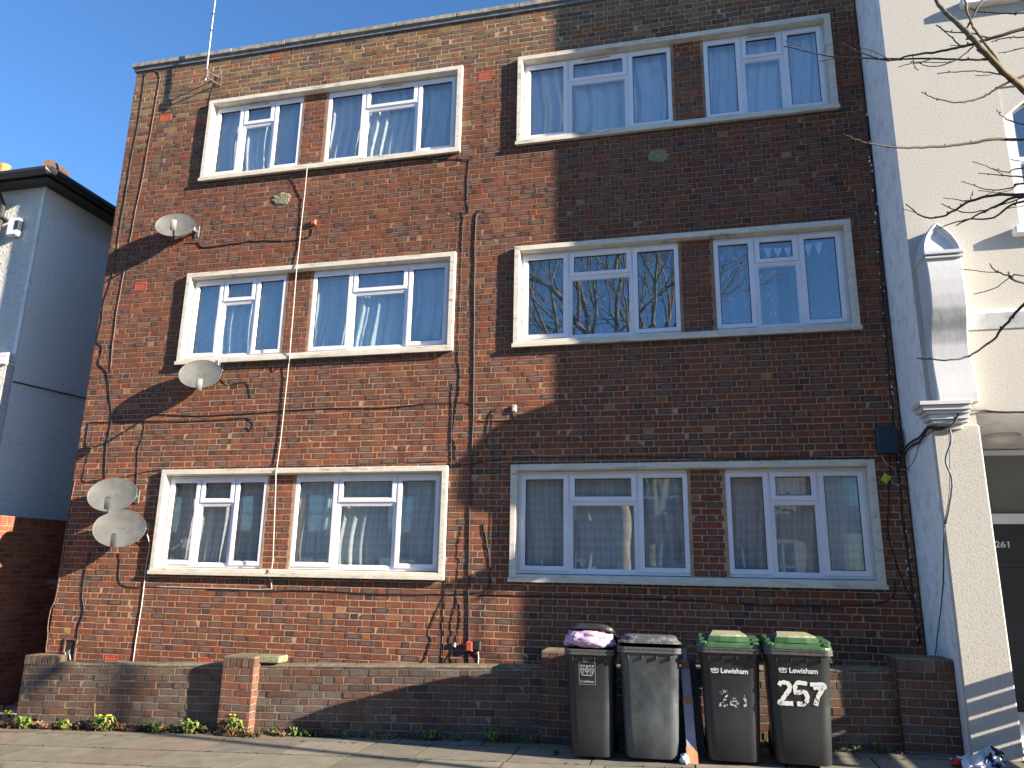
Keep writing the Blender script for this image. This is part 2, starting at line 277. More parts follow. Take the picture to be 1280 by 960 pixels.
# ------------------------------------------------------------------ mesh builder
class MB:
    def __init__(s): s.v = []; s.f = []; s.mi = []; s.c = []; s.uv = []; s.mats = []
    def slot(s, m):
        if m not in s.mats: s.mats.append(m)
        return s.mats.index(m)
    def face(s, pts, m, col=(1, 1, 1, 0), uv=None):
        n = len(s.v); s.v += [tuple(p) for p in pts]; s.f.append(tuple(range(n, n+len(pts)))); s.mi.append(s.slot(m))
        s.c.append(col); s.uv.append(uv or [(0, 0)]*len(pts))
    def indexed(s, vs, fs, m, col=(1, 1, 1, 0), uvs=None):
        n = len(s.v); s.v += [tuple(p) for p in vs]; k = s.slot(m)
        for f in fs: s.f.append(tuple(n+i for i in f)); s.mi.append(k); s.c.append(col); s.uv.append([uvs[i] for i in f] if uvs else [(0, 0)]*len(f))
    def box(s, a, b, m, T=None, col=(1, 1, 1, 0), taper=1.0):
        x0, y0, z0 = a; x1, y1, z1 = b
        P = [(x0, y0, z0), (x1, y0, z0), (x1, y1, z0), (x0, y1, z0), (x0, y0, z1), (x1, y0, z1), (x1, y1, z1), (x0, y1, z1)]
        if T: P = [T @ Vector(p) for p in P]
        s.indexed(P, [(0, 3, 2, 1), (4, 5, 6, 7), (0, 1, 5, 4), (1, 2, 6, 5), (2, 3, 7, 6), (3, 0, 4, 7)], m, col)
    def cbox(s, a, b, m, c=.004, T=None):
        """box with chamfered edges along all sides (by two inset loops)"""
        x0, y0, z0 = a; x1, y1, z1 = b
        L = []
        for z, i in ((z0, c), (z0+c, 0), (z1-c, 0), (z1, c)):
            k = c
            L.append([(x0+i+k, y0+i, z), (x1-i-k, y0+i, z), (x1-i, y0+i+k, z), (x1-i, y1-i-k, z), (x1-i-k, y1-i, z), (x0+i+k, y1-i, z), (x0+i, y1-i-k, z), (x0+i, y0+i+k, z)])
        vs = [p for l in L for p in l]
        if T: vs = [T @ Vector(p) for p in vs]
        fs = [tuple(reversed(range(8))), tuple(range(24, 32))]
        for k in range(3):
            for i in range(8): fs.append((k*8+i, k*8+(i+1) % 8, (k+1)*8+(i+1) % 8, (k+1)*8+i))
        s.indexed(vs, fs, m)
    def loops(s, loops, m, closed=True, capA=True, capB=True, uvs=None):
        n = len(loops[0]); vs = [p for l in loops for p in l]; fs = []
        for k in range(len(loops)-1):
            for i in range(n if closed else n-1):
                fs.append((k*n+i, k*n+(i+1) % n, (k+1)*n+(i+1) % n, (k+1)*n+i))
        if capA: fs.append(tuple(reversed(range(n))))
        if capB: fs.append(tuple(range((len(loops)-1)*n, len(loops)*n)))
        s.indexed(vs, fs, m, uvs=uvs)
    def tube(s, pts, r, m, seg=6, cap=True):
        pts = [Vector(p) for p in pts]; n = len(pts)
        rs = r if isinstance(r, (list, tuple)) else [r]*n
        L = []; up = None
        for i, p in enumerate(pts):
            t = (pts[min(i+1, n-1)]-pts[max(i-1, 0)])
            if t.length < 1e-9: t = Vector((0, 0, 1))
            t.normalize()
            if up is None: up = t.orthogonal().normalized()
            up = (up-t*up.dot(t))
            if up.length < 1e-6: up = t.orthogonal()
            up.normalize(); b = t.cross(up)
            L.append([p+rs[i]*(math.cos(a)*up+math.sin(a)*b) for a in [2*math.pi*k/seg for k in range(seg)]])
        s.loops(L, m, True, cap, cap)
    def ring(s, x0, z0, x1, z1, prof, m):
        """mitred rectangular frame in the XZ plane; prof = [(inset, y), ...]"""
        L = []
        for i, y in prof: L.append([(x0+i, y, z0+i), (x1-i, y, z0+i), (x1-i, y, z1-i), (x0+i, y, z1-i)])
        s.loops(L, m, True, False, False)
    def build(s, name, parent=None, smooth=False, loc=None):
        me = bpy.data.meshes.new(name)
        off = Vector(loc) if loc is not None else Vector((0, 0, 0))
        me.from_pydata([tuple(Vector(p)-off) for p in s.v] if loc is not None else s.v, [], s.f)
        for m in s.mats: me.materials.append(m)
        me.polygons.foreach_set('material_index', s.mi)
        if any(c != (1, 1, 1, 0) for c in s.c):
            ca = me.color_attributes.new('col', 'FLOAT_COLOR', 'CORNER'); a = []
            for f, c in zip(s.f, s.c): a += list(c)*len(f)
            ca.data.foreach_set('color', a)
        ul = me.uv_layers.new(name='b'); a = [x for u in s.uv for p in u for x in p]; ul.data.foreach_set('uv', a)
        if smooth: me.polygons.foreach_set('use_smooth', [True]*len(s.f))
        me.update(); o = bpy.data.objects.new(name, me); COL.objects.link(o)
        if loc is not None: o.location = loc
        if parent: 
            o.parent = parent
            o.matrix_parent_inverse = Matrix.Translation(parent.location).inverted() if False else Matrix.Identity(4)
        return o
def tag(o, label=None, cat=None, group=None, kind=None):
    for k, v in (('label', label), ('category', cat), ('group', group), ('kind', kind)):
        if v: o[k] = v
    return o
def empty(name, loc=(0, 0, 0), rot=(0, 0, 0)):
    o = bpy.data.objects.new(name, None); o.location = loc; o.rotation_euler = rot; o.empty_display_size = .2; COL.objects.link(o); return o
def wmat(o):
    return (wmat(o.parent) @ o.matrix_parent_inverse if o.parent else Matrix.Identity(4)) @ Matrix.LocRotScale(o.location, o.rotation_euler, o.scale)
def local(o, child):
    """keep a child, built in world coordinates, where it stands"""
    child.matrix_parent_inverse = wmat(o).inverted(); return child
def copy_tree(o, parent=None):
    c = o.copy(); COL.objects.link(c); c.parent = parent
    for ch in list(o.children): copy_tree(ch, c)
    return c
def smoothpts(pts, k=5, jit=0.0):
    P = [Vector(p) for p in pts]; P = [P[0]*2-P[1]]+P+[P[-1]*2-P[-2]]; out = []
    for i in range(1, len(P)-2):
        for j in range(k):
            t = j/k; a, b, c, d = P[i-1:i+3]
            q = .5*((2*b)+(c-a)*t+(2*a-5*b+4*c-d)*t*t+(3*b-a-3*c+d)*t**3)
            out.append(q+Vector((random.uniform(-jit, jit), random.uniform(-jit, 0)*.3, random.uniform(-jit, jit))))
    out.append(P[-2]); return out
# ------------------------------------------------------------------ bricks
PAL_S = [((.135, .060, .048), .7, 5), ((.17, .068, .048), .45, 4), ((.225, .082, .050), .15, 4), ((.26, .095, .055), .1, 2), ((.085, .052, .046), .6, 2), ((.27, .15, .08), .1, .25)]
PAL_H = [((.20, .075, .043), .1, 4), ((.25, .085, .045), .1, 3.5), ((.14, .062, .044), .3, 2.5), ((.28, .12, .06), .0, .7), ((.29, .08, .04), 0, .3), ((.07, .048, .045), .2, .5), ((.38, .25, .12), 0, .08)]
PAL_TOP = [((.17, .10, .06), .5, 5), ((.12, .078, .055), .6, 4), ((.24, .115, .06), .1, 3), ((.24, .165, .085), .1, 3), ((.30, .10, .05), 0, 1), ((.085, .065, .055), .4, 2)]
PAL_W = [((.13, .08, .06), .35, 4), ((.155, .078, .056), .1, 3.5), ((.115, .088, .072), .35, 3.5), ((.175, .085, .06), 0, 1.2), ((.085, .06, .055), .2, 1.5)]
PAL_WT = [((.12, .10, .085), .3, 4), ((.15, .11, .08), .2, 3), ((.17, .15, .13), .2, .7), ((.13, .07, .05), .1, 2)]
PAL_RED = [((.33, .11, .055), .05, 4), ((.27, .085, .045), 0, 3), ((.36, .14, .075), 0, 2)]
def pick(pal, rnd):
    t = rnd.random()*sum(p[2] for p in pal)
    for c, a, wt in pal:
        t -= wt
        if t <= 0: break
    k = rnd.uniform(.88, 1.10); return (c[0]*k*.93, c[1]*k*rnd.uniform(.88, .97), c[2]*k*.93, a)
def subtract(rects, h):
    out = []
    for (a, b, c, d) in rects:
        e, f, g, i = h
        if e >= c or g <= a or f >= d or i <= b: out.append((a, b, c, d)); continue
        if e > a: out.append((a, b, e, d))
        if g < c: out.append((g, b, c, d))
        lo, hi = max(a, e), min(c, g)
        if f > b: out.append((lo, b, hi, f))
        if i < d: out.append((lo, i, hi, d))
    return out
def bricks(mb, U0, U1, V0, V1, P, holes=(), pal=None, seed=1, proud=.0025, j=.011, course=.0752, rndp=.002, sl=.2145, hl=.1025, stretcher=False, phase=0.0, vphase=0.0):
    rnd = random.Random(seed); row = 0; v = V0+vphase
    while v < V1-.01:
        per = (sl+j)+(0 if stretcher else hl+j); u = U0-per*(.5 if row % 2 else 0)-phase
        if not stretcher and row % 2: u = U0-(sl+j)/2-(hl+j)/2+(hl-sl)/2*0-phase
        v1 = min(v+course-j, V1); kind = 0; extra = 0
        while u < U1:
            L = sl if (stretcher or kind == 0) else hl
            if not stretcher:
                kind = 1-kind
                if kind == 1 and rnd.random() < .02: L = hl
            a, b = max(u, U0), min(u+L, U1)
            if b-a > .02:
                rs = [(a, v, b, v1)]
                for h in holes: rs = subtract(rs, h)
                pl = pal(v, L > .15, a) if callable(pal) else pal
                col = pick(pl, rnd); dn = proud+rnd.uniform(-rndp, rndp); tl = rnd.uniform(-.0012, .0012); dv = rnd.uniform(-.0012, .0012)
                for (x0, y0, x1, y1) in rs:
                    if x1-x0 < .012 or y1-y0 < .012: continue
                    jj = lambda: rnd.uniform(-.0012, .0012)
                    q = [(x0+jj(), y0+dv+jj()), (x1+jj(), y0+dv+jj()), (x1+jj(), y1+dv+jj()), (x0+jj(), y1+dv+jj())]
                    nn = [dn+tl, dn-tl, dn-tl+jj()*.5, dn+tl+jj()*.5]
                    c = .003
                    inn = [(q[0][0]+c, q[0][1]+c), (q[1][0]-c, q[1][1]+c), (q[2][0]-c, q[2][1]-c), (q[3][0]+c, q[3][1]-c)]
                    vs = [P(a_, b_, -.004) for a_, b_ in q]+[P(a_, b_, n_-.0012) for (a_, b_), n_ in zip(q, nn)]+[P(a_, b_, n_) for (a_, b_), n_ in zip(inn, nn)]
                    uv = [(-1, -1), (1, -1), (1, 1), (-1, 1)]*2+[(-.93, -.93), (.93, -.93), (.93, .93), (-.93, .93)]
                    fs = [(8, 9, 10, 11)]+[(i, (i+1) % 4, 4+(i+1) % 4, 4+i) for i in range(4)]+[(4+i, 4+(i+1) % 4, 8+(i+1) % 4, 8+i) for i in range(4)]
                    mb.indexed(vs, fs, M['brick'], col, uv)
            u += L+j
        v += course; row += 1
def plate(mb, U0, U1, V0, V1, P, holes, m, depth=.3):
    us = sorted({U0, U1, *[x for h in holes for x in (h[0], h[2])]}); vs = sorted({V0, V1, *[x for h in holes for x in (h[1], h[3])]})
    for i in range(len(us)-1):
        for k in range(len(vs)-1):
            cu, cv = (us[i]+us[i+1])/2, (vs[k]+vs[k+1])/2
            if any(h[0] < cu < h[2] and h[1] < cv < h[3] for h in holes): continue
            mb.face([P(us[i], vs[k], 0), P(us[i+1], vs[k], 0), P(us[i+1], vs[k+1], 0), P(us[i], vs[k+1], 0)], m)
    for (a, b, c, d) in holes:
        q = [(a, b), (c, b), (c, d), (a, d)]
        for i in range(4):
            (x0, y0), (x1, y1) = q[i], q[(i+1) % 4]
            mb.face([P(x0, y0, 0), P(x0, y0, -depth), P(x1, y1, -depth), P(x1, y1, 0)], m)
def G(x): return -.25+.038*min(max(x, -30), 40)
def shear(p): return (p[0], p[1], p[2]+G(p[0]))
# ================================================================== THE BLOCK OF FLATS
XL, XR = -1.43, 9.17; ZT = 9.24; S = 2.82
flats = tag(empty('block_of_flats', (0, 0, 0)), 'three storey red brown brick block with white framed windows, filling the middle', 'building')
SUR = [(x0, 1.495+S*r) for r in range(3) for x0 in (.02, 4.84)]; SW, SH = 4.025, 1.345
holes = [(x0+.02, z0+.02, x0+SW-.02, z0+SH-.02) for x0, z0 in SUR]
def Pf(u, v, n): return (u, -n, v)
mb = MB(); plate(mb, XL, XR, -.6, ZT, Pf, holes, M['mortar'], .25)
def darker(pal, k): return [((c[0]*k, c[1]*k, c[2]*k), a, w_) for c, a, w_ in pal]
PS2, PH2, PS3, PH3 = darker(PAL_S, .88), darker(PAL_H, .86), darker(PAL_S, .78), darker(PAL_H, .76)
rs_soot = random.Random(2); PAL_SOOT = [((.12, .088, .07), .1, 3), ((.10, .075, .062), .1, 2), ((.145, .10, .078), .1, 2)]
def palf(v, st, u):
    t = 8.55+.25*mnoise.noise(Vector((u*.8, v*2, 3)))
    if v > 8.43 and (v > t or random.random() < .75): return PAL_TOP
    if u < .1 and v > 7.2 and random.random() < .35: return PAL_TOP
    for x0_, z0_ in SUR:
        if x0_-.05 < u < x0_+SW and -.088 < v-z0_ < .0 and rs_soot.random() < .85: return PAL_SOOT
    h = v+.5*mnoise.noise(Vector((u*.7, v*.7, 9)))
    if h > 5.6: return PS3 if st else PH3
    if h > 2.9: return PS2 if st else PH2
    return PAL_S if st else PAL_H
abs_ = [(-.773, 8.333), (4.372, 8.303), (-.782, 5.546), (-.415, .402), (.951, .421), (4.40, 5.53)]
abh = [(x-.105, z-.07, x+.105, z+.07) for x, z in abs_[:5]]
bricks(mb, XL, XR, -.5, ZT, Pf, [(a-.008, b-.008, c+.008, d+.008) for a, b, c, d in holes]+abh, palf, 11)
wall = mb.build('brick_wall', flats)
# side wall, rear, roof, floors
mb = MB(); Pl = lambda u, v, n: (XL-n, 8-u, v); plate(mb, 0, 8, -.6, ZT, Pl, [], M['mortar']); bricks(mb, 0, 8, -.5, ZT, Pl, (), PAL_S, 12)
mb.build('side_wall', flats)
mb = MB(); mb.box((XL, 8, -.6), (XR, 8.2, ZT), M['mortar']); mb.box((XR-.02, .3, -.6), (XR+.01, 8, ZT), M['room']); mb.build('rear_wall', flats)
mb = MB(); mb.box((XL+.05, .26, ZT-.28), (XR-.05, 8, ZT-.02), M['slate'])
mb.build('flat_roof', flats)
mb = MB()
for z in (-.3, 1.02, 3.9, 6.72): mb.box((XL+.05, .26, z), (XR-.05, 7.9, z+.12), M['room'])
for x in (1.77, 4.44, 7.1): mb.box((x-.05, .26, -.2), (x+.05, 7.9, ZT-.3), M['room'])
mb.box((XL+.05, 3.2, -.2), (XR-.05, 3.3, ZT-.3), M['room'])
mb.build('room_walls', flats)
mb = MB(); x = XL-.06; rr = random.Random(3)
while x < XR:
    L = min(rr.uniform(.88, .92), XR-x-.004)
    if L < .02: break
    dz = rr.uniform(-.004, .004); mb.cbox((x, -.06, ZT+.05+dz), (x+L, .3, ZT+.125+dz), M['coping'], .008); x += L+.006
mb.build('coping', flats)
mb = MB(); mb.box((XL-.03, -.03, ZT-.005), (XR, .28, ZT+.048), M['leadgrey']); mb.build('roof_edge_strip', flats)
# air bricks
for x, z in abs_[:5]:
    mb = MB(); mb.box((x-.1, .02, z-.065), (x+.1, .04, z+.065), M['gasket']); w2, h2 = (.1, .064)
    mb.ring(x-w2, z-h2, x+w2, z+h2, [(0, .03), (0, -.004), (.014, -.004), (.014, .03)], M['airbrick'])
    for i in range(1, 8): mb.box((x-.1+i*.025-.005, -.002, z-.052), (x-.1+i*.025+.005, .02, z+.052), M['airbrick'])
    for i in range(1, 4): mb.box((x-.088, -.003, z-.066+i*.033-.005), (x+.088, .019, z-.066+i*.033+.005), M['airbrick'])
    mb.build('air_brick', flats)
# cement patches
for (px, py, rx, rz, sd_) in ((352, 249, .17, .11, 1), (822, 195, .15, .10, 2)):
    p = at(px, py); rr = random.Random(sd_); mb = MB(); ring0 = []; ring1 = []; n = 22
    for k in range(n):
        a = 2*math.pi*k/n; r_ = rr.uniform(.8, 1.1); ring0.append((p.x+rx*r_*math.cos(a), .002, p.z+rz*r_*math.sin(a))); ring1.append((p.x+rx*r_*.8*math.cos(a), -.012+rr.uniform(-.004, .003), p.z+rz*r_*.8*math.sin(a)))
    mb.loops([ring0, ring1], M['patch'], True, False, False); mb.indexed(ring1+[(p.x, -.016, p.z)], [(i, (i+1) % n, n) for i in range(n)], M['patch']); mb.build('cement_patch', flats)
# surrounds
NARROW = (.10, 1.60, .58, 1.09); WIDE = (1.945, 3.955, 2.57, 3.36)
def win_specs(i, x0, z0):
    if i % 2 == 0: return [(x0+.08+0, 1.60, .58, 1.095, z0), (1.945, 3.955, 2.57, 3.365, z0)]
    return [(4.92, 6.925, 5.53, 6.325, z0), (7.28, 8.785, 7.78, 8.285, z0)]
for i, (x0, z0) in enumerate(SUR):
    mb = MB(); x1, z1 = x0+SW, z0+SH; t = .085
    mb.ring(x0, z0, x1, z1, [(0, .02), (0, -.055), (.006, -.061), (t-.022, -.061), (t-.014, -.053), (t-.005, .10), (t-.005, .14)], M['surround'])
    mb.box((x0-.012, -.072, z0-.012), (x1+.012, -.045, z0+.035), M['surround'])
    mb.build('window_surround', flats)
    sp = win_specs(i, x0, z0); a, b = sp[0][1], sp[1][0]
    mb = MB(); Pp = lambda u, v, n: (u, .03-n, v)
    plate(mb, a-.03, b+.03, z0+.06, z1-.06, Pp, [], M['mortar'])
    mb.box((a-.03, .032, z0+.06), (b+.03, .25, z1-.06), M['mortar'])
    bricks(mb, a+.005, b-.005, z0+.085, z1-.085, Pp, (), PAL_S+PAL_H[:2], 60+i, phase=.06*(i % 3))
    mb.build('brick_pier', flats)
def curtain(parent, a, b, z0, z1, m, seed, folds=9, amp=.026, dark_gap=None, skew=0):
    rr = random.Random(seed); nx, nz = int((b-a)*60), 14; vs = []; uv = []
    ph = [rr.uniform(0, 6.28) for _ in range(4)]; fr = [rr.uniform(.7, 1.3)*folds for _ in range(3)]
    for k in range(nz+1):
        tz = k/nz
        for i in range(nx+1):
            u = i/nx; s_ = u+.02*math.sin(5*tz+ph[3])+skew*(1-tz)*(u-.5)
            y = .155+amp*(math.sin(fr[0]*6.28*s_+ph[0])+.6*math.sin(fr[1]*12.1*s_+ph[1])+.4*math.sin(fr[2]*21*s_+ph[2]))*(.55+.45*(1-tz))
            vs.append((a+(b-a)*(s_ if skew else u), y, z0+(z1-z0)*tz)); uv.append(((b-a)*u*1.5, (z1-z0)*tz))
    fs = [(k*(nx+1)+i, k*(nx+1)+i+1, (k+1)*(nx+1)+i+1, (k+1)*(nx+1)+i) for k in range(nz) for i in range(nx)]
    mb = MB(); mb.indexed(vs, fs, m, uvs=uv); return mb.build('net_curtain', parent, True)
SEC = [(0, .02), (0, 0), (.004, -.004), (.042, -.004), (.052, .010), (.056, .028)]
def ringat(mb, x0, z0, x1, z1, y, prof): mb.ring(x0, z0, x1, z1, [(i, y+yy) for i, yy in prof], M['upvc'])
widx = 0
for i, (sx, sz) in enumerate(SUR):
    for k, (a, b, m1, m2, z0) in enumerate(win_specs(i, sx, sz)):
        widx += 1; rr = random.Random(widx*7)
        zb, zt = z0+.085, z0+SH-.082; row = i//2
        mb = MB()
        # outer frame and mullions
        mb.ring(a, zb, b, zt, [(0, .12), (0, .05), (.038, .05), (.042, .054), (.042, .10)], M['upvc'])
        for mx_ in (m1, m2): mb.box((mx_-.022, .0505, zb+.03), (mx_+.022, .10, zt-.03), M['upvc'])
        ztr = zt-.36
        mb.box((m1+.02, .051, ztr-.02), (m2-.02, .10, ztr+.02), M['upvc'])
        ringat(mb, m1+.018, zb+.036, m2-.018, ztr-.016, .055, [(0, .03), (0, .0), (.018, .0), (.026, .012), (.026, .03)])
        win = mb.build('window', flats)
        # opening sashes
        lights = []
        for (p, q, r_, s_) in ((a+.03, m1-.012, zb+.03, zt-.03), (m2+.012, b-.03, zb+.03, zt-.03), (m1+.012, m2-.012, ztr+.010, zt-.03)):
            mb = MB(); ringat(mb, p, r_, q, s_, .038, [(0, .02), (0, 0), (.004, -.004), (.048, -.004), (.058, .010), (.062, .03)])
            mb.ring(p+.058, r_+.058, q-.058, s_-.058, [(0, .050), (0, .046), (.006, .052), (.006, .07)], M['gasket'])
            mb.build('sash', win); lights.append((p+.055, r_+.055, q-.055, s_-.055, .062))
        lights.append((m1+.036, zb+.055, m2-.036, ztr-.035, .066))
        mb = MB()
        for (p, r_, q, s_, y) in lights:
            tx, tz = rr.uniform(-.0025, .0025), rr.uniform(-.002, .002)
            mb.face([(p, y-tx-tz, r_), (q, y+tx-tz, r_), (q, y+tx+tz, s_), (p, y-tx+tz, s_)], M['glass'])
        mb.build('window_glass', win)
        if row == 2:
            mb = MB(); cx = (m1+m2)/2; mb.cbox((cx-.2, .018, zt-.062), (cx+.2, .034, zt-.04), M['upvc'], .004); mb.cbox((cx-.17, .014, zt-.058), (cx+.17, .0178, zt-.050), M['gasket'], .001); mb.build('trickle_vent', win)
        m_ = {0: M['lace'], 1: M['leafnet'] if i % 2 == 0 else M['sheer'], 2: M['voile']}[row]
        if row == 1 and i % 2 == 1 and k == 1:
            curtain(win, a+.02, a+.75, zb+.02, zt-.02, m_, widx, 7); 
            c = curtain(win, m2-.1, b-.02, zb+.02, zt-.02, M['darkcloth'], widx+50, 6); c.name = 'spotted_curtain'
            mb = MB(); zz = zt-.12
            for q in range(7):
                x_ = m1+.0+q*.115; mb.face([(x_, .10, zz-.03*math.sin(q*.5)), (x_+.1, .10, zz-.03*math.sin(q*.5+.5)), (x_+.05, .101, zz-.17)], M['voile'] if q % 2 else M['paint_white'])
            mb.build('bunting', win)
        else: curtain(win, a+.02, b-.02, zb+.02, zt-.02, m_, widx, 9 if k == 0 else 12, .018 if row == 0 else .026)
# ================================================================== LEFT NEIGHBOUR HOUSE
HX, HY = -3.5, .65
house = tag(empty('white_house', (HX, HY, -.3)), 'white roughcast house with brown hipped roof and black gutter at the left edge', 'building')
def hp(mb, name, parent=house, **k):
    o = mb.build(name, parent, **k); return local(parent, o)
mb = MB(); n = 12
mb.box((HX-9, HY+.004, -.6), (HX-.004, HY+9, 7.85), M['side_rough']); hp(mb, 'side_wall')
mb = MB(); mb.box((HX-9, HY-.03, -.6), (HX-.05, HY+.003, 7.8), M['white_rough']); mb.box((HX-.06, HY-.035, 4.75), (HX+.004, HY+.003, 7.8), M['white_paint'])
mb.box((HX-9, HY-.16, -.6), (HX+.006, HY-.031, 4.68), M['white_rough'])
hp(mb, 'front_wall')
mb = MB(); 
for dz, dy in ((0, .05), (.07, .03), (.14, .015)): mb.box((HX-9, HY-.17-dy, 4.62+dz), (HX+.012+dy*.3, HY-.02, 4.675+dz), M['white_paint'])
hp(mb, 'string_course')
mb = MB(); e = .32; x0, x1, y0, y1 = HX-9-e, HX+e, HY-e, HY+9+e; zr = 7.92; hgt = 3.05; run = 4.8
mb.face([(x0, y0, zr), (x1, y0, zr), (x1-run, y0+run, zr+hgt), (x0+run, y0+run, zr+hgt)], M['tile'])
mb.face([(x1, y0, zr), (x1, y1, zr), (x1-run, y1-run, zr+hgt), (x1-run, y0+run, zr+hgt)], M['tile'])
mb.box((x0+.03, y0+.03, 7.78), (x1-.03, y1-.03, 7.86), M['black_plastic'])
for r_ in range(1, 24):
    t = r_/24; 
    mb.tube([(x1-run*t+.01, y0+run*t, zr+hgt*t+.012), (x1-run*t+.01, y1, zr+hgt*t+.012)], .018, M['tile'], 4)
    mb.tube([(x0, y0+run*t-.01, zr+hgt*t+.012), (x1-run*t, y0+run*t-.01, zr+hgt*t+.012)], .018, M['tile'], 4)
for r_ in range(16):
    t = r_/16*.95; mb.tube([(x1-run*t+.04, y0+run*t-.04, zr+hgt*t+.03), (x1-run*(t+.05), y0+run*(t+.05), zr+hgt*(t+.05)+.05)], [.10, .085], M['tile'], 7)
hp(mb, 'roof')
mb = MB(); mb.tube([(x0, y0-.03, zr-.05), (x1+.03, y0-.03, zr-.04), (x1+.035, y0-.02, zr-.04), (x1+.03, y1, zr-.06)], .075, M['black_plastic'], 10)
hp(mb, 'gutter')
mb = MB(); q = [(-4.25, HY-.28, zr-.1), (-4.25, HY-.25, zr-.25), (-4.23, HY-.12, zr-.45), (-4.23, HY-.1, 4.9), (-4.23, HY-.24, 4.75), (-4.23, HY-.24, -.2)]
mb.tube(q, .045, M['black_plastic'], 10)
for z in (7.2, 6.4, 5.4): mb.cbox((-4.32, HY-.15, z), (-4.14, HY-.03, z+.04), M['black_plastic'], .004)
hp(mb, 'downpipe')
mb = MB()
pc_ = at(6, 207, 5)
for dx in (0, -.45): mb.tube([(pc_.x+dx, 5, pc_.z-.45), (pc_.x+dx, 5, pc_.z-.15), (pc_.x+dx, 5, pc_.z)], [.14, .12, .15], M['terracotta'], 10)
mb.box((pc_.x-.8, 4.7, pc_.z-2.5), (pc_.x+.25, 5.3, pc_.z-.42), M['airbrick']); hp(mb, 'chimney')
mb = MB(); p = at(22, 285, HY-.05); 
mb.cbox((p.x-.13, HY-.14, p.z-.17), (p.x+.10, HY-.03, p.z+.15), M['upvc'], .02); mb.cbox((p.x+.02, HY-.145, p.z-.08), (p.x+.112, HY-.05, p.z+.1), M['navy_box'], .01)
tag(mb.build('alarm_box'), 'small cream alarm box fixed on the white roughcast house front below the gutter', 'alarm box')
# tall brick side wall in the passage
mb = MB(); X_ = -2.6; zt = 2.24
Pr = lambda u, v, n: (X_+n, u, v+G(X_)*0)
plate(mb, -1.2, 6, -.5, zt, Pr, [], M['mortar_old']); bricks(mb, -1.2, 6, -.45, zt-.11, Pr, (), PAL_RED, 31, proud=.004)
bricks(mb, -1.2, 6, zt-.105, zt, Pr, (), PAL_RED, 32, proud=.006, sl=.065, hl=.065, course=.11)
mb.box((X_-.22, -1.2, -.5), (X_-.002, 6, zt), M['mortar_old']); rr = random.Random(4)
tag(mb.build('brick_side_wall'), 'orange red brick wall along the passage below the white house side', 'wall')
sw = bpy.data.objects['brick_side_wall']
for (y, z, sx, sz) in ((1.15, 1.32, .20, .05), (1.32, 1.22, .26, .05), (1.62, 1.42, .16, .07), (1.9, 1.36, .2, .05), (1.25, .72, .12, .05), (2.3, 1.3, .2, .05)):
    mb = MB(); n = 14; L = [(X_+.0075, y+sx*rr.uniform(.6, 1)*math.cos(6.283*k/n), z+sz*rr.uniform(.6, 1)*math.sin(6.283*k/n)) for k in range(n)]; mb.face(L, M['paint_flake']); mb.build('white_blotch', sw)
# ================================================================== RIGHT HOUSE
FY = -.93; RX = XR+.02
right = tag(empty('cream_terrace_house', (RX, FY, 0)), 'tall cream roughcast terrace house with white painted return wall, right edge', 'building')
def rp(mb, name, parent=right, **k): return local(parent, mb.build(name, parent, **k))
mb = MB()   # return wall, leaning very slightly as the party wall does
mb.face([(RX, FY, -.3), (RX, 9, -.3), (RX, 9, 11.6), (RX, FY, 11.6)][::-1], M['return_paint'])
mb.face([(RX, FY, 11.6), (RX+8, FY, 11.6), (RX+8, 9, 11.6), (RX, 9, 11.6)], M['slate'])
rp(mb, 'return_wall')
wy0, wy1 = 5.0, 6.6; wx0 = 10.22
hr = [(wx0, wy0, wx0+1.2, wy1), (9.60, -.3, 13.4, 3.14), (10.05, 7.68, 11.3, 9.4)]  # porch opening widened out of view so that more sun bounces in
mb = MB(); Pw = lambda u, v, n: (u, FY-n, v); plate(mb, RX, RX+8, -.3, 11.6, Pw, hr, M['cream_render'], .16); rp(mb, 'front_wall')
# arched head infill + window A
for (x0, z0, x1, z1, arch) in ((wx0, wy0, wx0+1.2, wy1, True), (10.05, 7.68, 11.3, 9.4, False)):
    mb = MB(); y = FY+.10
    mb.ring(x0, z0, x1, z1, [(0, y+.06), (0, y), (.06, y), (.07, y+.03), (.07, y+.06)], M['upvc']); mb.box((x0+.06, y+.005, (z0+z1)/2-.03), (x1-.06, y+.05, (z0+z1)/2+.03), M['upvc'])
    if arch:
        L = 14; pts = [(x0+(x1-x0)*k/L, z1-.36+.34*math.sin(math.pi*k/L)) for k in range(L+1)]
        for k in range(L): mb.face([(pts[k][0], FY+.012, pts[k][1]), (pts[k+1][0], FY+.012, pts[k+1][1]), (pts[k+1][0], FY+.012, z1), (pts[k][0], FY+.012, z1)], M['cream_render']); mb.face([(pts[k][0], FY+.012, pts[k][1]), (pts[k][0], FY+.12, pts[k][1]), (pts[k+1][0], FY+.12, pts[k+1][1]), (pts[k+1][0], FY+.012, pts[k+1][1])], M['white_paint'])
    wn = rp(mb, 'window')
    g = MB(); g.face([(x0+.06, y+.035, z0+.06), (x1-.06, y+.035, z0+.06), (x1-.06, y+.035, z1-.06), (x0+.06, y+.035, z1-.06)], M['glass']); g.box((x0, y+.3, z0), (x1, y+.32, z1), M['room'])
    o = g.build('window_glass', wn); local(wn, o)
    s_ = MB(); s_.cbox((x0-.08, FY-.09, z0-.09), (x1+.1, FY+.1, z0+.0), M['white_paint'], .01); o = s_.build('sill', wn); local(wn, o)
mb = MB()   # window architrave
mb.box((wx0+.002, FY+.02, wy0+.01), (wx0+.10, FY+.15, wy1-.03), M['white_paint']); rp(mb, 'architrave')
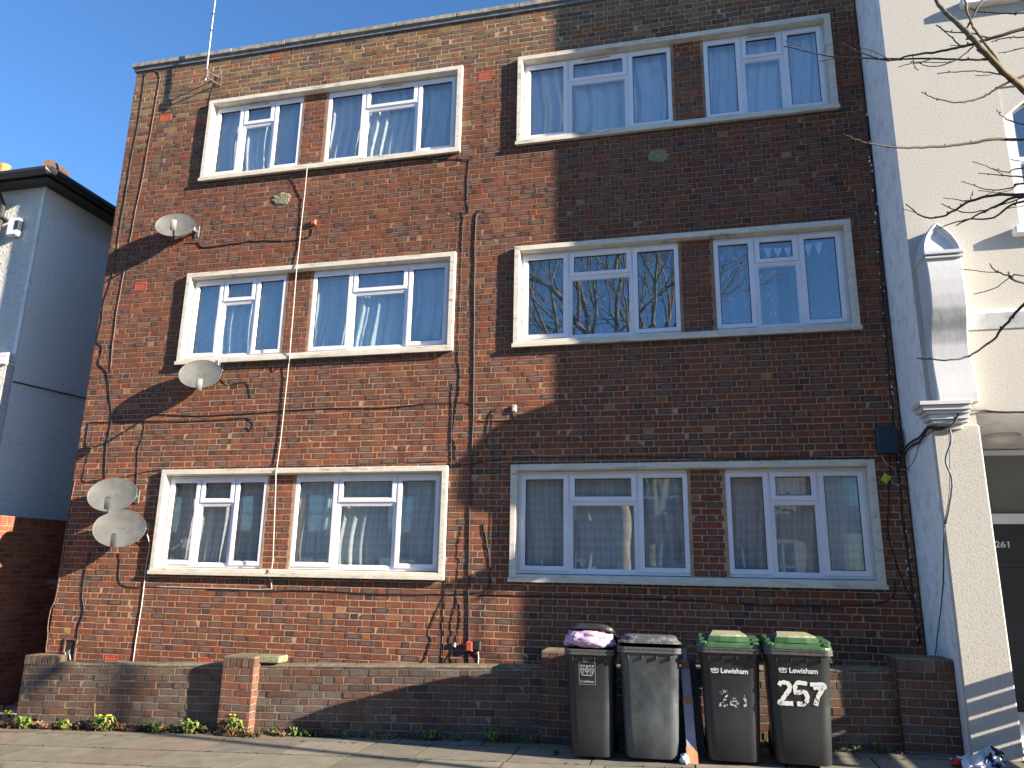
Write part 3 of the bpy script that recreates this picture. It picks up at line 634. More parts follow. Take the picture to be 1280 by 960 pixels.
mb = MB(); mb.loops([[(x_, FY+.01, 3.97), (x_, FY-.012, 3.97), (x_, FY-.075, 4.11), (x_, FY-.075, 4.13), (x_, FY-.06, 4.145), (x_, FY+.01, 4.16)] for x_ in (9.575, RX+8)], M['return_paint']); rp(mb, 'string_course')
# porch recess; unseen width and white floor shaped to bounce sun inside
mb = MB(); yb = 1.42
mb.face([(9.60, FY+.1, -.2), (9.60, yb, -.2), (9.60, yb, 3.14), (9.60, FY+.1, 3.14)], M['white_paint'])
mb.face([(9.60, FY+.02, 3.138), (9.60, yb, 3.138), (14.5, yb, 3.138), (14.5, FY+.02, 3.138)], M['white_paint'])
mb.face([(9.6, FY+.02, .16), (14.5, FY+.02, .16), (14.5, yb, .16), (9.6, yb, .16)], M['white_paint']); mb.face([(9.6, yb, -.2), (14.5, yb, -.2), (14.5, yb, 3.14), (9.6, yb, 3.14)], M['white_paint'])
mb.face([(14.5, FY, -.2), (14.5, FY, 3.14), (14.5, yb, 3.14), (14.5, yb, -.2)], M['white_paint']); rp(mb, 'porch')
mb = MB(); mb.ring(10.25, 2.24, 11.7, 3.12, [(0, yb), (0, yb-.06), (.06, yb-.06), (.06, yb-.01)], M['upvc']); mb.box((9.62, yb-.07, 2.245), (11.7, yb-.005, 2.36), M['upvc'])
tn = rp(mb, 'transom_window'); g = MB(); g.box((9.7, yb-.012, 2.3), (11.64, yb-.004, 3.06), simple('dim_obscured_glass', (.19, .21, .19), None, 2, .2, 0)); local(tn, g.build('pane', tn))
mb = MB(); mb.box((9.62, yb-.05, .1), (11.6, yb-.006, 2.24), M['door']); mb.ring(10.0, .3, 10.9, 1.8, [(0, yb-.05), (0, yb-.062), (.05, yb-.062), (.06, yb-.05)], M['door']); dr = rp(mb, 'door')
lf = [(9.60, FY)]
mb = MB(); cx_, cy_ = 10.26, .35
prof = [(.17, 3.135), (.175, 3.10), (.17, 3.075), (.15, 3.072), (.148, 3.055), (.10, 3.035), (.05, 3.028), (.01, 3.026)]
mb.loops([[(cx_+r_*math.cos(a), cy_+r_*math.sin(a), z) for a in [2*math.pi*k/28 for k in range(28)]] for r_, z in prof], M['lit_lamp_off'], True, False, True)
tag(mb.build('ceiling_lamp', None, True), 'round opal lamp fixed to the porch ceiling over the dark door', 'lamp')
# pillar
mb = MB(); PY = -1.02
mb.cbox((RX-.005, PY, -.1), (9.588, -.76, 3.02), M['cream_render'], .012); rp(mb, 'porch_pillar')
mb = MB(); mb.box((RX-.012, PY+.03, -.1), (RX-.0055, -.765, 3.0), M['return_paint']); rp(mb, 'pillar_side')
# console: side profile extruded in x
def yz(z):
    K = [(3.22, -1.12), (3.3, -1.12), (3.5, -1.09), (3.65, -1.075), (3.8, -1.09), (3.92, -1.13), (4.02, -1.18), (4.12, -1.22), (4.25, -1.24), (4.4, -1.245), (4.55, -1.235), (4.68, -1.215)]
    for (a, b), (c, d) in zip(K, K[1:]):
        if a <= z <= c: return b+(d-b)*(z-a)/(c-a)
    return K[-1][1]
cx0, cx1 = 9.235, 9.565
L = []
def smooth01(t): t = min(max(t, 0), 1); return t*t*(3-2*t)
for k in range(110):
    z = 3.22+(4.68-3.22)*k/109; y = yz(z-.02)*.25+yz(z)*.5+yz(min(z+.02, 4.68))*.25 if z > 3.25 else yz(z); dx = .010*math.sin((z-3.2)*4.2); e_ = smooth01((z-4.05)/.7)
    a_, b_ = cx0-dx*.5, cx1+dx+(.02 if z < 3.62 else 0)
    L.append([(a_, FY-.001, z), (a_, y+.012, z), (a_+.015, y, z), (b_-.015, y, z), (b_, y+.012, z), (b_, FY-.001, z)])
mb = MB(); mb.loops(L, M['console'], True, True, True)
def arch(z):
    t = (z-4.68)/.36; return (cx1-cx0)/2*max(0, 1-t**2.0)**.85
A = [(-arch(z), z) for z in [4.68+.36*k/12 for k in range(13)]]+[(arch(z), z) for z in [4.68+.36*k/12 for k in range(11, -1, -1)]]
xc = (cx0+cx1)/2
def off(A, s, dy): return [(xc+a*s, FY-.001 if dy is None else -1.235+.09*(z-4.68)/.36+dy, 4.68+(z-4.68)*s) for a, z in A]
mb.loops([off(A, 1.0, None), off(A, 1.02, .015), off(A, .95, 0), off(A, .90, .002), off(A, .88, .02), off(A, .80, .02), off(A, .78, .035), off(A, .7, .035)], M['console'], True, False, True)
mb.cbox((cx0-.012, -1.265, 4.655), (cx1+.012, FY, 4.695), M['console'], .006); mb.cbox((cx0-.004, -1.25, 4.62), (cx1+.006, FY, 4.645), M['console'], .004)
rp(mb, 'console_bracket', smooth=False)
mb = MB()
for i_, (z0, z1, e) in enumerate(((3.02, 3.05, .03), (3.052, 3.10, .055), (3.102, 3.13, .085), (3.132, 3.175, .12), (3.177, 3.215, .15))):
    mb.cbox((RX-.0-e, FY-.18-e*.8, z0), (9.46+e*.15, FY+.0, z1), M['console'], .004)
mb.cbox((RX+.03, FY-.13, 2.97), (9.43, FY, 3.02), M['console'], .004)
rp(mb, 'cornice')
# text helper
def text_mesh(s, size, m, parent, name, loc, rot, ext=.0015, sx=1.0, bold=0.0, label=None):
    cu = bpy.data.curves.new('t', 'FONT'); cu.body = s; cu.size = size; cu.align_x = 'CENTER'; cu.align_y = 'CENTER'; cu.extrude = ext; cu.offset = bold
    ob = bpy.data.objects.new('t', cu); COL.objects.link(ob); dg = bpy.context.evaluated_depsgraph_get(); dg.update()
    me = bpy.data.meshes.new_from_object(ob.evaluated_get(dg)); bpy.data.objects.remove(ob)
    me.materials.clear(); me.materials.append(m); o = bpy.data.objects.new(name, me); COL.objects.link(o)
    o.location = loc; o.rotation_euler = rot; o.scale = (sx, 1, 1)
    if parent: o.parent = parent
    if label: o['label'] = label
    return o
p = at(1254, 681, yb-.055)
o = text_mesh('261', .10, M['print_white'], None, 'house_number', (p.x, yb-.053, p.z), (R(90), 0, 0), sx=1.15, bold=.002); o.parent = dr; local(dr, o)
# ================================================================== GARDEN WALL
gw = tag(empty('garden_wall', (0, -.85, 0)), 'low weathered brick garden wall with brick piers in front of the flats', 'wall')
def gp(mb, name): return local(gw, mb.build(name, gw))
WY, WH = -.78, .695
def Pg(u, v, n): return (u, WY-n, v+G(u))
def palw(v, st, u): return PAL_WT if v > WH-.16 or v < .09 or mnoise.noise(Vector((u*1.3, v*5, 1))) > .06 else PAL_W
mb = MB(); plate(mb, -.97, 9.18, -.3, WH, Pg, [], M['mortar_old']); bricks(mb, -.97, 9.18, -.225, WH, Pg, (), palw, 21, proud=.004, rndp=.0035)
n = 24
for k in range(n):  # body and weathered top fillet
    xa, xb = -.965+10.14*k/n, -.965+10.14*(k+1)/n
    hh = lambda x: WH+.018+.006*math.sin(x*7)
    ya, yb_ = WY+.012, WY+.21
    mb.face([(xa, WY+.001, WH+G(xa)), (xb, WY+.001, WH+G(xb)), (xb, ya+.03, hh(xb)+G(xb)), (xa, ya+.03, hh(xa)+G(xa))], M['wall_top'])
    mb.face([(xa, ya+.03, hh(xa)+G(xa)), (xb, ya+.03, hh(xb)+G(xb)), (xb, yb_, hh(xb)+G(xb)), (xa, yb_, hh(xa)+G(xa))], M['wall_top'])
    mb.face([(xa, yb_, hh(xa)+G(xa)), (xb, yb_, hh(xb)+G(xb)), (xb, yb_, G(xb)-.3), (xa, yb_, G(xa)-.3)], M['mortar_old'])
Pe = lambda u, v, n_: (-.97-n_, WY+.21-u, v+G(-.97)); plate(mb, 0, .21, -.3, WH, Pe, [], M['mortar_old']); bricks(mb, 0, .21, -.225, WH, Pe, (), PAL_W, 22)
gp(mb, 'wall_panel')
PA, PB = at(272, 900, -.9).x, at(311, 900, -.9).x
def pier(x0, x1, y0, y1, h, seed, z0=-.2, pal=PAL_W, cap=True):
    mb = MB(); g = G((x0+x1)/2); hc = .105 if cap else 0
    faces = ((lambda u, v, n_: (u, y0-n_, v+g), x0, x1), (lambda u, v, n_: (x1+n_, u, v+g), y0, y1), (lambda u, v, n_: (x0-n_, y1+y0-u, v+g), y0, y1), (lambda u, v, n_: (x1+x0-u, y1+n_, v+g), x0, x1))
    vp = (h-z0-hc) % .0752
    for q, (P_, a, b) in enumerate(faces):
        plate(mb, a, b, z0, h, P_, [], M['mortar_old']); bricks(mb, a, b, z0+.003+vp, h-hc, P_, (), pal, seed+q, proud=.004, phase=.11 if q else .0)
        if cap: bricks(mb, a, b, h-hc, h+.001, P_, (), PAL_WT+PAL_W[:2], seed+9+q, proud=.006, sl=.068, hl=.068, course=.11)
    mb.box((x0+.002, y0+.002, h+g-.02), (x1-.002, y1-.002, h+g+.008), M['wall_top'])
    return gp(mb, 'brick_pier')
pier(PA, PB, -.90, -.55, .80, 70, pal=[((.24, .09, .055), .1, 3), ((.17, .08, .055), .2, 3), ((.13, .08, .065), .3, 2)])
pier(5.40, 5.84, -.91, -.55, .86, 80)
pier(8.70, 9.165, -.86, -.52, .80, 90)
# raised end block and loose coping stone
mb = MB(); g = G(-.7)
for q in range(5): mb.cbox((-.975+q*.083, WY-.006, WH+g-.005), (-.975+q*.083+.072, WY+.215, WH+g+.10), M['end_brick'], .004)
xe = -.975+5*.083
gp(mb, 'end_coping')
mb = MB(); mb.cbox((0, 0, 0), (.30, .22, .075), M['patch'], .01, Matrix.Translation((at(319, 828, WY).x, WY-.03, WH+G(2.5)+.025)) @ Matrix.Rotation(R(3), 4, 'Z'))
tag(mb.build('loose_coping_stone'), 'loose mossy yellow grey stone lying on the garden wall beside the middle pier', 'stone')
# ================================================================== GROUND
gs = MB()
def sheet(mb, x0, x1, y0, y1, dz, m, nx=30):
    xs = [x0+(x1-x0)*k/nx for k in range(nx+1)]
    for a, b in zip(xs, xs[1:]): mb.face([(a, y0, G(a)+dz), (b, y0, G(b)+dz), (b, y1, G(b)+dz), (a, y1, G(a)+dz)], m)
gs.face([(-900, -900, -2.2), (900, -900, -2.2), (900, 900, -2.2), (-900, 900, -2.2)], M['soil'])
tag(gs.build('distant_ground'), kind='structure')
mb = MB(); sheet(mb, -30, 40, -30, 30, -.05, M['soil'], 70); tag(mb.build('ground'), kind='structure')
mb = MB(); sheet(mb, XL-2.4, XR, -.57, 8, -.02, M['gravel'], 20); tag(mb.build('forecourt'), kind='structure')
mb = MB(); rs = random.Random(9); y = -4.65
rows = []
while y < -.79:
    d = .6; y1 = min(y+d, -.775); x = -14-rs.uniform(0, .5)
    while x < 22:
        L = rs.choice((.9, .6, .75, .9)); base = rs.choice(((.225, .20, .15), (.205, .185, .14), (.24, .212, .16), (.195, .178, .14), (.225, .18, .135)))
        k = rs.uniform(.9, 1.1); c = tuple(q*k for q in base)+(1,)
        t = [rs.uniform(-.0012, .0012) for _ in range(4)]; g_ = .004
        q = [(x+g_, y+g_), (x+L-g_, y+g_), (x+L-g_, y1-g_), (x+g_, y1-g_)]
        top = [(a, b, G(a)+t[i]) for i, (a, b) in enumerate(q)]; e_ = .006
        inn = [(a+(e_ if i in (0, 3) else -e_), b+(e_ if i in (0, 1) else -e_), G(a)+t[i]+.004) for i, (a, b) in enumerate(q)]
        bot = [(a, b, G(a)-.045) for a, b in q]
        mb.indexed(bot+top+inn, [(8, 9, 10, 11)], M['slab'], c)
        mb.indexed(bot+top+inn, [(i, (i+1) % 4, 4+(i+1) % 4, 4+i) for i in range(4)]+[(4+i, 4+(i+1) % 4, 8+(i+1) % 4, 8+i) for i in range(4)], M['soil'], (1, 1, 1, 1))
        x += L
    y = y1
tag(mb.build('pavement'), kind='structure')
mb = MB(); x = -14
while x < 22: mb.cbox((x, 0, 0), (x+.91, .14, .2), M['conc'], .012, Matrix.Translation((0, -4.80, G(x+.45)-.19))); x += .915
tag(mb.build('kerb'), kind='structure')
mb = MB(); sheet(mb, -30, 40, -11.5, -4.8, -.125+.0, M['asphalt'], 40); 
o = mb.build('road'); tag(o, kind='structure')
# lower the ground sheet below the road is not needed: road sits in a shallow cut
for v in bpy.data.objects['ground'].data.vertices:
    if v.co.y < -4: pass
gd = bpy.data.objects['ground']; me = gd.data
bpy.data.objects.remove(gd)
mb = MB(); sheet(mb, -30, 40, -4.8, 30, -.05, M['soil'], 70); sheet(mb, -30, 40, -11.6, -4.8, -.16, M['soil'], 40); sheet(mb, -30, 40, -30, -11.5, -.01, M['slab'] if False else M['conc'], 40)
tag(mb.build('ground'), kind='structure')
# ================================================================== SATELLITE DISHES
def dish(mount, az, el, w, h, out, label, arm_m, sd_, lnb_at, lean=0):
    root = tag(empty('satellite_dish', mount), label, 'satellite dish', 'satellite dishes on the brick wall')
    c = Vector(out); nrm = Vector((math.sin(az)*math.cos(el), -math.cos(az)*math.cos(el), math.sin(el))).normalized()
    rx = Vector((math.cos(az), math.sin(az), 0)); rx = (Matrix.Rotation(lean, 3, nrm) @ rx); ru = nrm.cross(rx)*-1
    if ru.z < 0: ru = -ru
    def D(u, v, n): return c+rx*u*w/2+ru*v*h/2+nrm*n
    L = []; seg = 36
    for r_ in (0.001, .25, .5, .75, .93): L.append([D(r_*math.cos(a), r_*math.sin(a), -.055*(1-r_*r_)) for a in [2*math.pi*k/seg for k in range(seg)]])
    for r_, n_ in ((.985, -.002), (1.0, .002), (1.01, -.004), (1.0, -.012), (.96, -.012)): L.append([D(r_*math.cos(a), r_*math.sin(a), n_) for a in [2*math.pi*k/seg for k in range(seg)]])
    for r_ in (.9, .75, .5, .25, .001): L.append([D(r_*math.cos(a), r_*math.sin(a), -.055*(1-r_*r_)-.006) for a in [2*math.pi*k/seg for k in range(seg)]])
    mb = MB(); mb.loops(L, M['dish'], True, True, True)
    for u, v in ((-.12, .05), (.12, .05)): q = D(u, v, -.053); mb.tube([q, q+nrm*.003], .007, M['gasket'], 8)
    mb.build('reflector', root, True)
    # bracket and arm behind
    mb = MB(); mb.cbox((-.035, -.012, -.09), (.035, 0, .09), M['steel'], .002)
    bk = D(.15, -.1, -.13); mb.tube([Vector((0, -.01, 0)), Vector((0, -.09, .0)), Vector((bk.x, min(bk.y, -.1), bk.z-.05)), bk], .016, M['steel'], 8)
    mb.cbox((-.05, -.035, -.05), (.05, .035, .05), M['steel'], .006, Matrix.Translation(D(.1, -.08, -.125)))
    mb.cbox((-.03, -.11, -.035), (.03, -.06, .035), M['steel'], .004)
    mb.build('wall_bracket', root)
    mb = MB(); f = D(-.02, -1.0, -.02); lt = Vector(lnb_at)
    kn = f*.45+lt*.55+Vector((0, 0, -.06))
    mb.tube([D(0, -.5, -.07), f, kn], .013, arm_m, 8); mb.tube([kn, lt], .013, arm_m, 8); mb.build('feed_arm', root)
    mb = MB(); d_ = (D(0, .1, 0)-lt).normalized(); Tl = Matrix.Translation(lt) @ d_.to_track_quat('Y', 'Z').to_matrix().to_4x4()
    mb.cbox((-.036, -.07, -.075), (.036, .02, .075), M['lnb'], .010, Tl); mb.tube([lt+d_*.018, lt+d_*.03, lt+d_*.055], [.022, .030, .030], M['lnb'], 12); mb.build('feed_horn', root, True)
    return root
def off3(px, py, Y, m): p = at(px, py, Y); return (p.x-m.x, Y-m.y, p.z-m.z)
DS = [((247, 290), (219, 281), .55, .41, .21, 'black', 'weathered grey satellite dish highest on the wall beside the top left window', 8, (217, 281)),
      ((277, 456), (250, 467), .55, .43, .21, 'black', 'yellow stained satellite dish touching the middle left window sill', 4, (249, 480)),
      ((172, 621), (140, 618), .62, .47, .23, 'steel', 'upper dish of the overlapping pair beside the bottom left window', 3, (135, 628)),
      ((184, 661), (149, 660), .66, .50, .27, 'steel', 'lower dish of the overlapping pair, with white taped cables', -3, (143, 674))]
for mp_, cp_, w_, h_, yo, am, lab, ln, lp_ in DS:
    m_ = at(*mp_); m_.y = -.003
    dish(m_, R(20), R(14), w_, h_, off3(*cp_, -yo, m_), lab, M['black_plastic'] if am == 'black' else M['steel'], 1, off3(*lp_, -yo-.33, m_), R(ln))
# ================================================================== CABLES
ncab = 0
def cable(px, m, r_, label, Y=-.009, k=4, jit=.003, name='cable', cat='cable', grp='cables fixed to the brick wall'):
    pts = [at(a, b, (c[0] if c else Y)) for a, b, *c in px]
    mb = MB(); mb.tube(smoothpts(pts, k, jit), r_*.72, M[m], 6)
    o = mb.build(name, None, True, loc=tuple(pts[0])); return tag(o, label, cat, grp)
CB = [
 ([(384, 209, -.078), (381, 240, -.03), (379, 260, -.016), (372, 325, -.02), (371, 333, -.078), (362, 446, -.08), (361, 455, -.03), (352, 540, -.016), (346, 585, -.03), (345, 595, -.078), (341, 700, -.075), (336, 716, -.082)], 'cable_white', .008, 'long white cable hanging down across the left column of windows', 4, .002),
 ([(338, 722, -.03), (339, 732), (332, 737), (260, 735), (185, 733)], 'cable_white', .008, 'short white cable running left under the bottom left window', 4, .002),
 ([(184, 668, -.06), (187, 682, -.03), (183, 705), (180, 732), (175, 770), (170, 800), (166, 832)], 'cable_white', .009, 'white cable dropping from the lowest dish to the garden wall', 4, .003),
 ([(260, 737), (330, 738), (400, 739), (480, 743), (560, 743), (597, 741), (609, 736), (612, 722), (612, 700), (608, 675), (604, 655)], 'cable_black', .009, 'black cable under the bottom left window curling up at its right end', 4, .005),
 ([(600, 743), (660, 745), (740, 746), (850, 750), (950, 756), (1070, 757), (1105, 752), (1118, 742), (1119, 724)], 'cable_black', .008, 'black cable under the bottom right window rising at its right end', 4, .004),
 ([(500, 200), (540, 199), (583, 200), (586, 204), (585, 225), (584, 250), (586, 264), (581, 266)], 'cable_black', .007, 'black cable dropping from the right end of the top left window', 4, .003),
 ([(601, 262), (596, 268), (594, 290), (593, 380), (592, 470), (591, 540), (588, 600), (586, 700), (585, 830)], 'cable_black', .0125, 'thick black cable running down between the window columns to the orange box', 4, .004),
 ([(574, 265), (580, 268), (578, 290), (577, 350), (575, 400), (573, 440), (575, 480), (570, 520), (566, 545), (570, 560), (569, 574)], 'cable_black', .007, 'wavy black cable left of the thick one on the upper storeys', 4, .008),
 ([(567, 478), (565, 540), (563, 600), (560, 680), (557, 740), (555, 780), (553, 831)], 'cable_black', .007, 'black cable close to the right side of the bottom left window', 4, .007),
 ([(580, 655), (574, 680), (575, 710), (571, 750), (565, 790), (567, 831)], 'cable_black', .006, 'thin black cable zigzagging down below the bulged shadow', 4, .01),
 ([(555, 748), (545, 770), (537, 790), (540, 800), (533, 820), (526, 831)], 'cable_black', .006, 'black cable slanting down left to the garden wall top', 4, .006),
 ([(572, 745), (576, 765), (575, 785), (568, 810), (556, 831)], 'cable_black', .006, 'black cable crossing the others low down, left of the orange box', 4, .006),
 ([(617, 512), (612, 520), (609, 540), (607, 562)], 'cable_black', .007, 'short curved black cable right of the thick one at mid height', 4, .003),
 ([(616, 514), (616, 600), (613, 700), (613, 735)], 'cable_black', .004, 'hair thin straight cable just left of the bottom right window', 4, .002),
 ([(592, 503), (593, 518), (600, 526), (620, 526), (641, 525), (643, 514)], 'cable_black', .006, 'black cable hooking right to the small white clip box', 4, .003),
 ([(180, 525), (188, 520), (196, 518), (250, 520), (320, 516), (400, 511), (480, 510), (530, 505), (575, 503), (584, 503), (591, 508)], 'cable_black', .007, 'long black cable crossing the wall above the bottom left window', 4, .003),
 ([(107, 560), (111, 532), (118, 528), (180, 527), (250, 526), (300, 523), (311, 524), (317, 530), (313, 538), (308, 534)], 'cable_black', .007, 'black cable from the wall corner ending in a small loop', 4, .003),
 ([(181, 528), (179, 545), (173, 562), (172, 590), (169, 617)], 'cable_black', .007, 'black cable dropping to the upper dish of the pair', 4, .004),
 ([(243, 296, -.05), (247, 303), (254, 309), (268, 308), (290, 305), (320, 301), (360, 301), (380, 298), (389, 294), (391, 285)], 'cable_black', .009, 'black cable from the highest dish to the pink connector box', 4, .003),
 ([(280, 462, -.04), (285, 480), (300, 478), (311, 480), (313, 497)], 'cable_black', .006, 'short black cable beside the dish at the middle left window', 4, .003),
 ([(186, 88), (196, 89), (200, 95), (198, 110), (192, 145), (185, 185), (178, 225), (170, 262), (163, 300), (155, 340), (147, 385), (141, 430), (138, 465)], 'cable_brown', .008, 'paint flecked brown cable curving down from the roof corner', 4, .004),
 ([(182, 88), (177, 130), (171, 165), (163, 205), (158, 240), (150, 285), (144, 325), (138, 355), (131, 375), (127, 405), (122, 426), (128, 435), (124, 455), (134, 466), (137, 490), (140, 522), (136, 545), (133, 560), (131, 598)], 'cable_black', .008, 'wavy black cable next to the left wall corner', 4, .006),
 ([(113, 560), (108, 580), (104, 598), (108, 602), (125, 602)], 'cable_black', .006, 'short black cable above the upper dish of the pair', 4, .004),
 ([(152, 690, -.02), (150, 705), (149, 722), (153, 731), (165, 734), (178, 734)], 'cable_black', .008, 'black cable looping under the lower dish of the pair', 4, .003),
 ([(112, 690, -.02), (106, 720), (103, 745), (105, 765), (98, 785), (96, 810)], 'cable_black', .010, 'black cable down to the rusty meter recess', 4, .003),
 ([(94, 600), (86, 640), (78, 700), (70, 745), (62, 768), (59, 800), (57, 820)], 'cable_brown', .009, 'dark brown cable along the bottom left wall corner', 4, .005),
 ([(560, 584), (600, 578), (640, 573), (700, 572), (800, 571), (900, 573), (1000, 572), (1085, 573)], 'cable_black', .006, 'thin black cable along the top of the bottom right window surround', 4, .003),
 ([(115, 600), (150, 597), (180, 590), (198, 588), (280, 584), (330, 583), (420, 582), (560, 576)], 'cable_black', .005, 'thin black cable along the top of the bottom left window surround', 4, .003),
 ([(268, 104), (264, 118), (262, 128)], 'cable_black', .007, 'short black cable below the aerial bracket', 4, .002),
 ([(1074, 0), (1080, 60), (1085, 120), (1090, 200), (1098, 290), (1104, 380), (1112, 470), (1119, 560), (1128, 640), (1138, 720), (1150, 805)], 'cable_black', .014, 'dark ragged cable up the joint between brick and white return', 5, .007),
 ([(1112, 570), (1112, 600), (1110, 640), (1111, 670), (1119, 700), (1128, 725), (1140, 750), (1145, 765)], 'cable_black', .009, 'black cable from the navy box down to the wall corner', 4, .004),
 ([(1102, 566), (1106, 577), (1115, 584), (1127, 586), (1135, 588, -.3)], 'cable_white', .006, 'grey cable sagging under the navy box', 4, .002),
 ([(1112, 590), (1114, 600), (1121, 606), (1128, 604)], 'cable_white', .005, 'small grey cable curl beside the yellow tag', 4, .002),
]
for pts, m_, r_, lab, k, jit in CB: cable(pts, m_, r_, lab, k=k, jit=jit)
cable3_later = [([(17, 477), (60, 487), (112, 499)], 'thin black cable running along the shaded side of the white house')]
# cables crossing the white return to the cornice and over the porch
def cable3(P, m, r_, label, k=6, grp='cables fixed to the brick wall'):
    mb = MB(); mb.tube(smoothpts(P, k, .002), r_, M[m], 6); return tag(mb.build('cable', None, True, loc=tuple(P[0])), label, 'cable', grp)
for pts_, lb_ in cable3_later: cable3([atx(a, b, HX+.015) for a, b in pts_], 'cable_black', .012, lb_)
co = Vector((9.45, -1.13, 3.0))
for j_, (dz, lab) in enumerate(((0, 'upper black cable strung from the navy box across the return to the cornice'), (-.05, 'lower black cable strung from the navy box across the return to the cornice'))):
    cable3([at(1122, 576+j_*14, -.03), atx(1135, 556+j_*5, RX-.03), atx(1150, 546+j_*6, RX-.03), atx(1160, 534+j_*2, RX-.05), Vector((9.2, -1.14, 2.98+dz*.5)), Vector((9.32, -1.16, 3.0)), at(1200, 512, -1.14)], 'cable_black', .011, lab)
cable3([at(1200, 512, -1.14), at(1205, 513, -1.05), at(1228, 513, FY-.02), at(1250, 515, FY-.015), at(1300, 515, FY-.015), at(1500, 512, FY-.015)], 'cable_black', .010, 'black cable running right from the cornice above the porch opening')
cable3([at(1120, 588, -.03), atx(1132, 588, RX-.1), atx(1143, 575, RX-.15), atx(1152, 550, RX-.12), Vector((9.2, -1.13, 2.97))], 'cable_black', .004, 'thin drooping wire from the navy box to the cornice')
cable3([at(1186, 537, PY-.035), at(1187, 580, PY-.03), at(1186, 620, PY-.02), at(1180, 658, PY-.012)], 'cable_black', .003, 'thin wire hanging down the sunlit porch pillar face')
cable3([at(1187, 536, PY-.10), at(1189, 552, PY-.15), at(1182, 575, PY-.12), at(1190, 600, PY-.13), at(1188, 625, PY-.10), at(1182, 655, PY-.03)], 'cable_shadow', .009, 'grey wavy strand imitating a cable shadow at the pillar top')  # grey tube added as the wavy shadow of a loose cable
cable3([atx(1180, 660, RX-.02), atx(1179, 720, RX-.02), atx(1176, 760, RX-.02), atx(1171, 800, RX-.02), atx(1169, 824, RX-.02)], 'cable_black', .005, 'thin dark wire down the shaded white return to the right pier')
# ragged mortar flecks along the joint are part of the return wall
mb = MB(); rr = random.Random(5); J = [(1074, 0), (1080, 60), (1085, 120), (1090, 200), (1098, 290), (1104, 380), (1112, 470), (1119, 560), (1128, 640), (1138, 720), (1150, 805)]
for q in range(95):
    t = rr.random()*(len(J)-1); i = int(t); f = t-i; px = J[i][0]*(1-f)+J[i+1][0]*f+rr.uniform(-4, 2.5); py = J[i][1]*(1-f)+J[i+1][1]*f
    p = at(px, py); s_ = rr.uniform(.006, .02); n = 7
    a0 = rr.uniform(0, 6); pr_ = [(p.x+s_*rr.uniform(.5, 1)*math.cos(a0+2*math.pi*k/n), -.004, p.z+s_*rr.uniform(.6, 1.8)*math.sin(a0+2*math.pi*k/n)) for k in range(n)]
    mb.loops([pr_, [((x+p.x)/2, -.016, (z+p.z)/2) for x, _, z in pr_]], M['white_paint'], True, False, True)
o = mb.build('joint_filler', right); local(right, o); o['kind'] = 'stuff'
# small boxes
def boxat(px, py, w_, h_, d, m, name, label, cat, Y=0, rot=0, grp=None):
    p = at(px, py, Y); mb = MB(); T = Matrix.Rotation(rot, 4, 'Y')
    mb.cbox((-w_/2, -d, -h_/2), (w_/2, -.001, h_/2), M[m], min(.008, d*.3), T); mb.cbox((-w_/2+.012, -d-.006, -h_/2+.012), (w_/2-.012, -d+.001, h_/2-.012), M[m], .003, T)
    mb.tube([T @ Vector((0, -d-.006, h_*.3)), T @ Vector((0, -d-.009, h_*.3))], .006, M['gasket'], 8)
    o = mb.build(name, None, False); o.location = (p.x, p.y, p.z); return tag(o, label, cat, grp)
boxat(1107, 552, .21, .29, .10, 'navy_box', 'junction_box', 'dark navy junction box on the shaded brick beside the white return', 'junction box')
boxat(1107, 598, .075, .095, .006, 'yellow_tag', 'plastic_tag', 'yellow and white tag hanging crooked below the navy box', 'tag', -.02, .6)
boxat(588, 808, .085, .11, .05, 'orange_box', 'socket_box', 'orange box low on the brick wall at the foot of the thick cable', 'socket box')
boxat(597, 807, .10, .11, .045, 'black_plastic', 'socket_box', 'black box right against the orange box low on the wall', 'socket box')
boxat(393, 279, .08, .08, .04, 'orange_box', 'connector_box', 'small pink connector box between the top and middle left windows', 'connector box')
boxat(568, 806, .05, .06, .03, 'steel', 'connector_box', 'tiny grey connector box left of the orange box', 'connector box')
boxat(643, 511, .06, .09, .03, 'cable_white', 'clip_box', 'tiny pale clip box left of the shaded bottom right window top', 'clip box')
cable([(597, 812, -.03), (598, 822), (597, 834)], 'cable_white', .011, 'short white conduit below the black box', k=3, jit=0)
# meter recess
p = at(88, 812); mb = MB(); mb.ring(p.x-.10, p.z-.15, p.x+.10, p.z+.14, [(0, 0), (0, -.02), (.02, -.02), (.02, 0)], M['cable_brown']); mb.box((p.x-.08, -.004, p.z-.13), (p.x+.08, -.0035, p.z+.12), M['gasket'])
mb.tube([(p.x-.02, -.03, p.z-.12), (p.x-.03, -.05, p.z-.03), (p.x+.02, -.04, p.z), (p.x+.01, -.03, p.z-.1)], .014, M['steel'], 7); mb.tube([(p.x+.05, -.03, p.z-.12), (p.x+.04, -.05, p.z-.05), (p.x-.01, -.04, p.z-.02)], .01, M['steel'], 7)
tag(mb.build('meter_box'), 'small rusty meter recess with pipe fittings at the wall foot, far left', 'meter box')
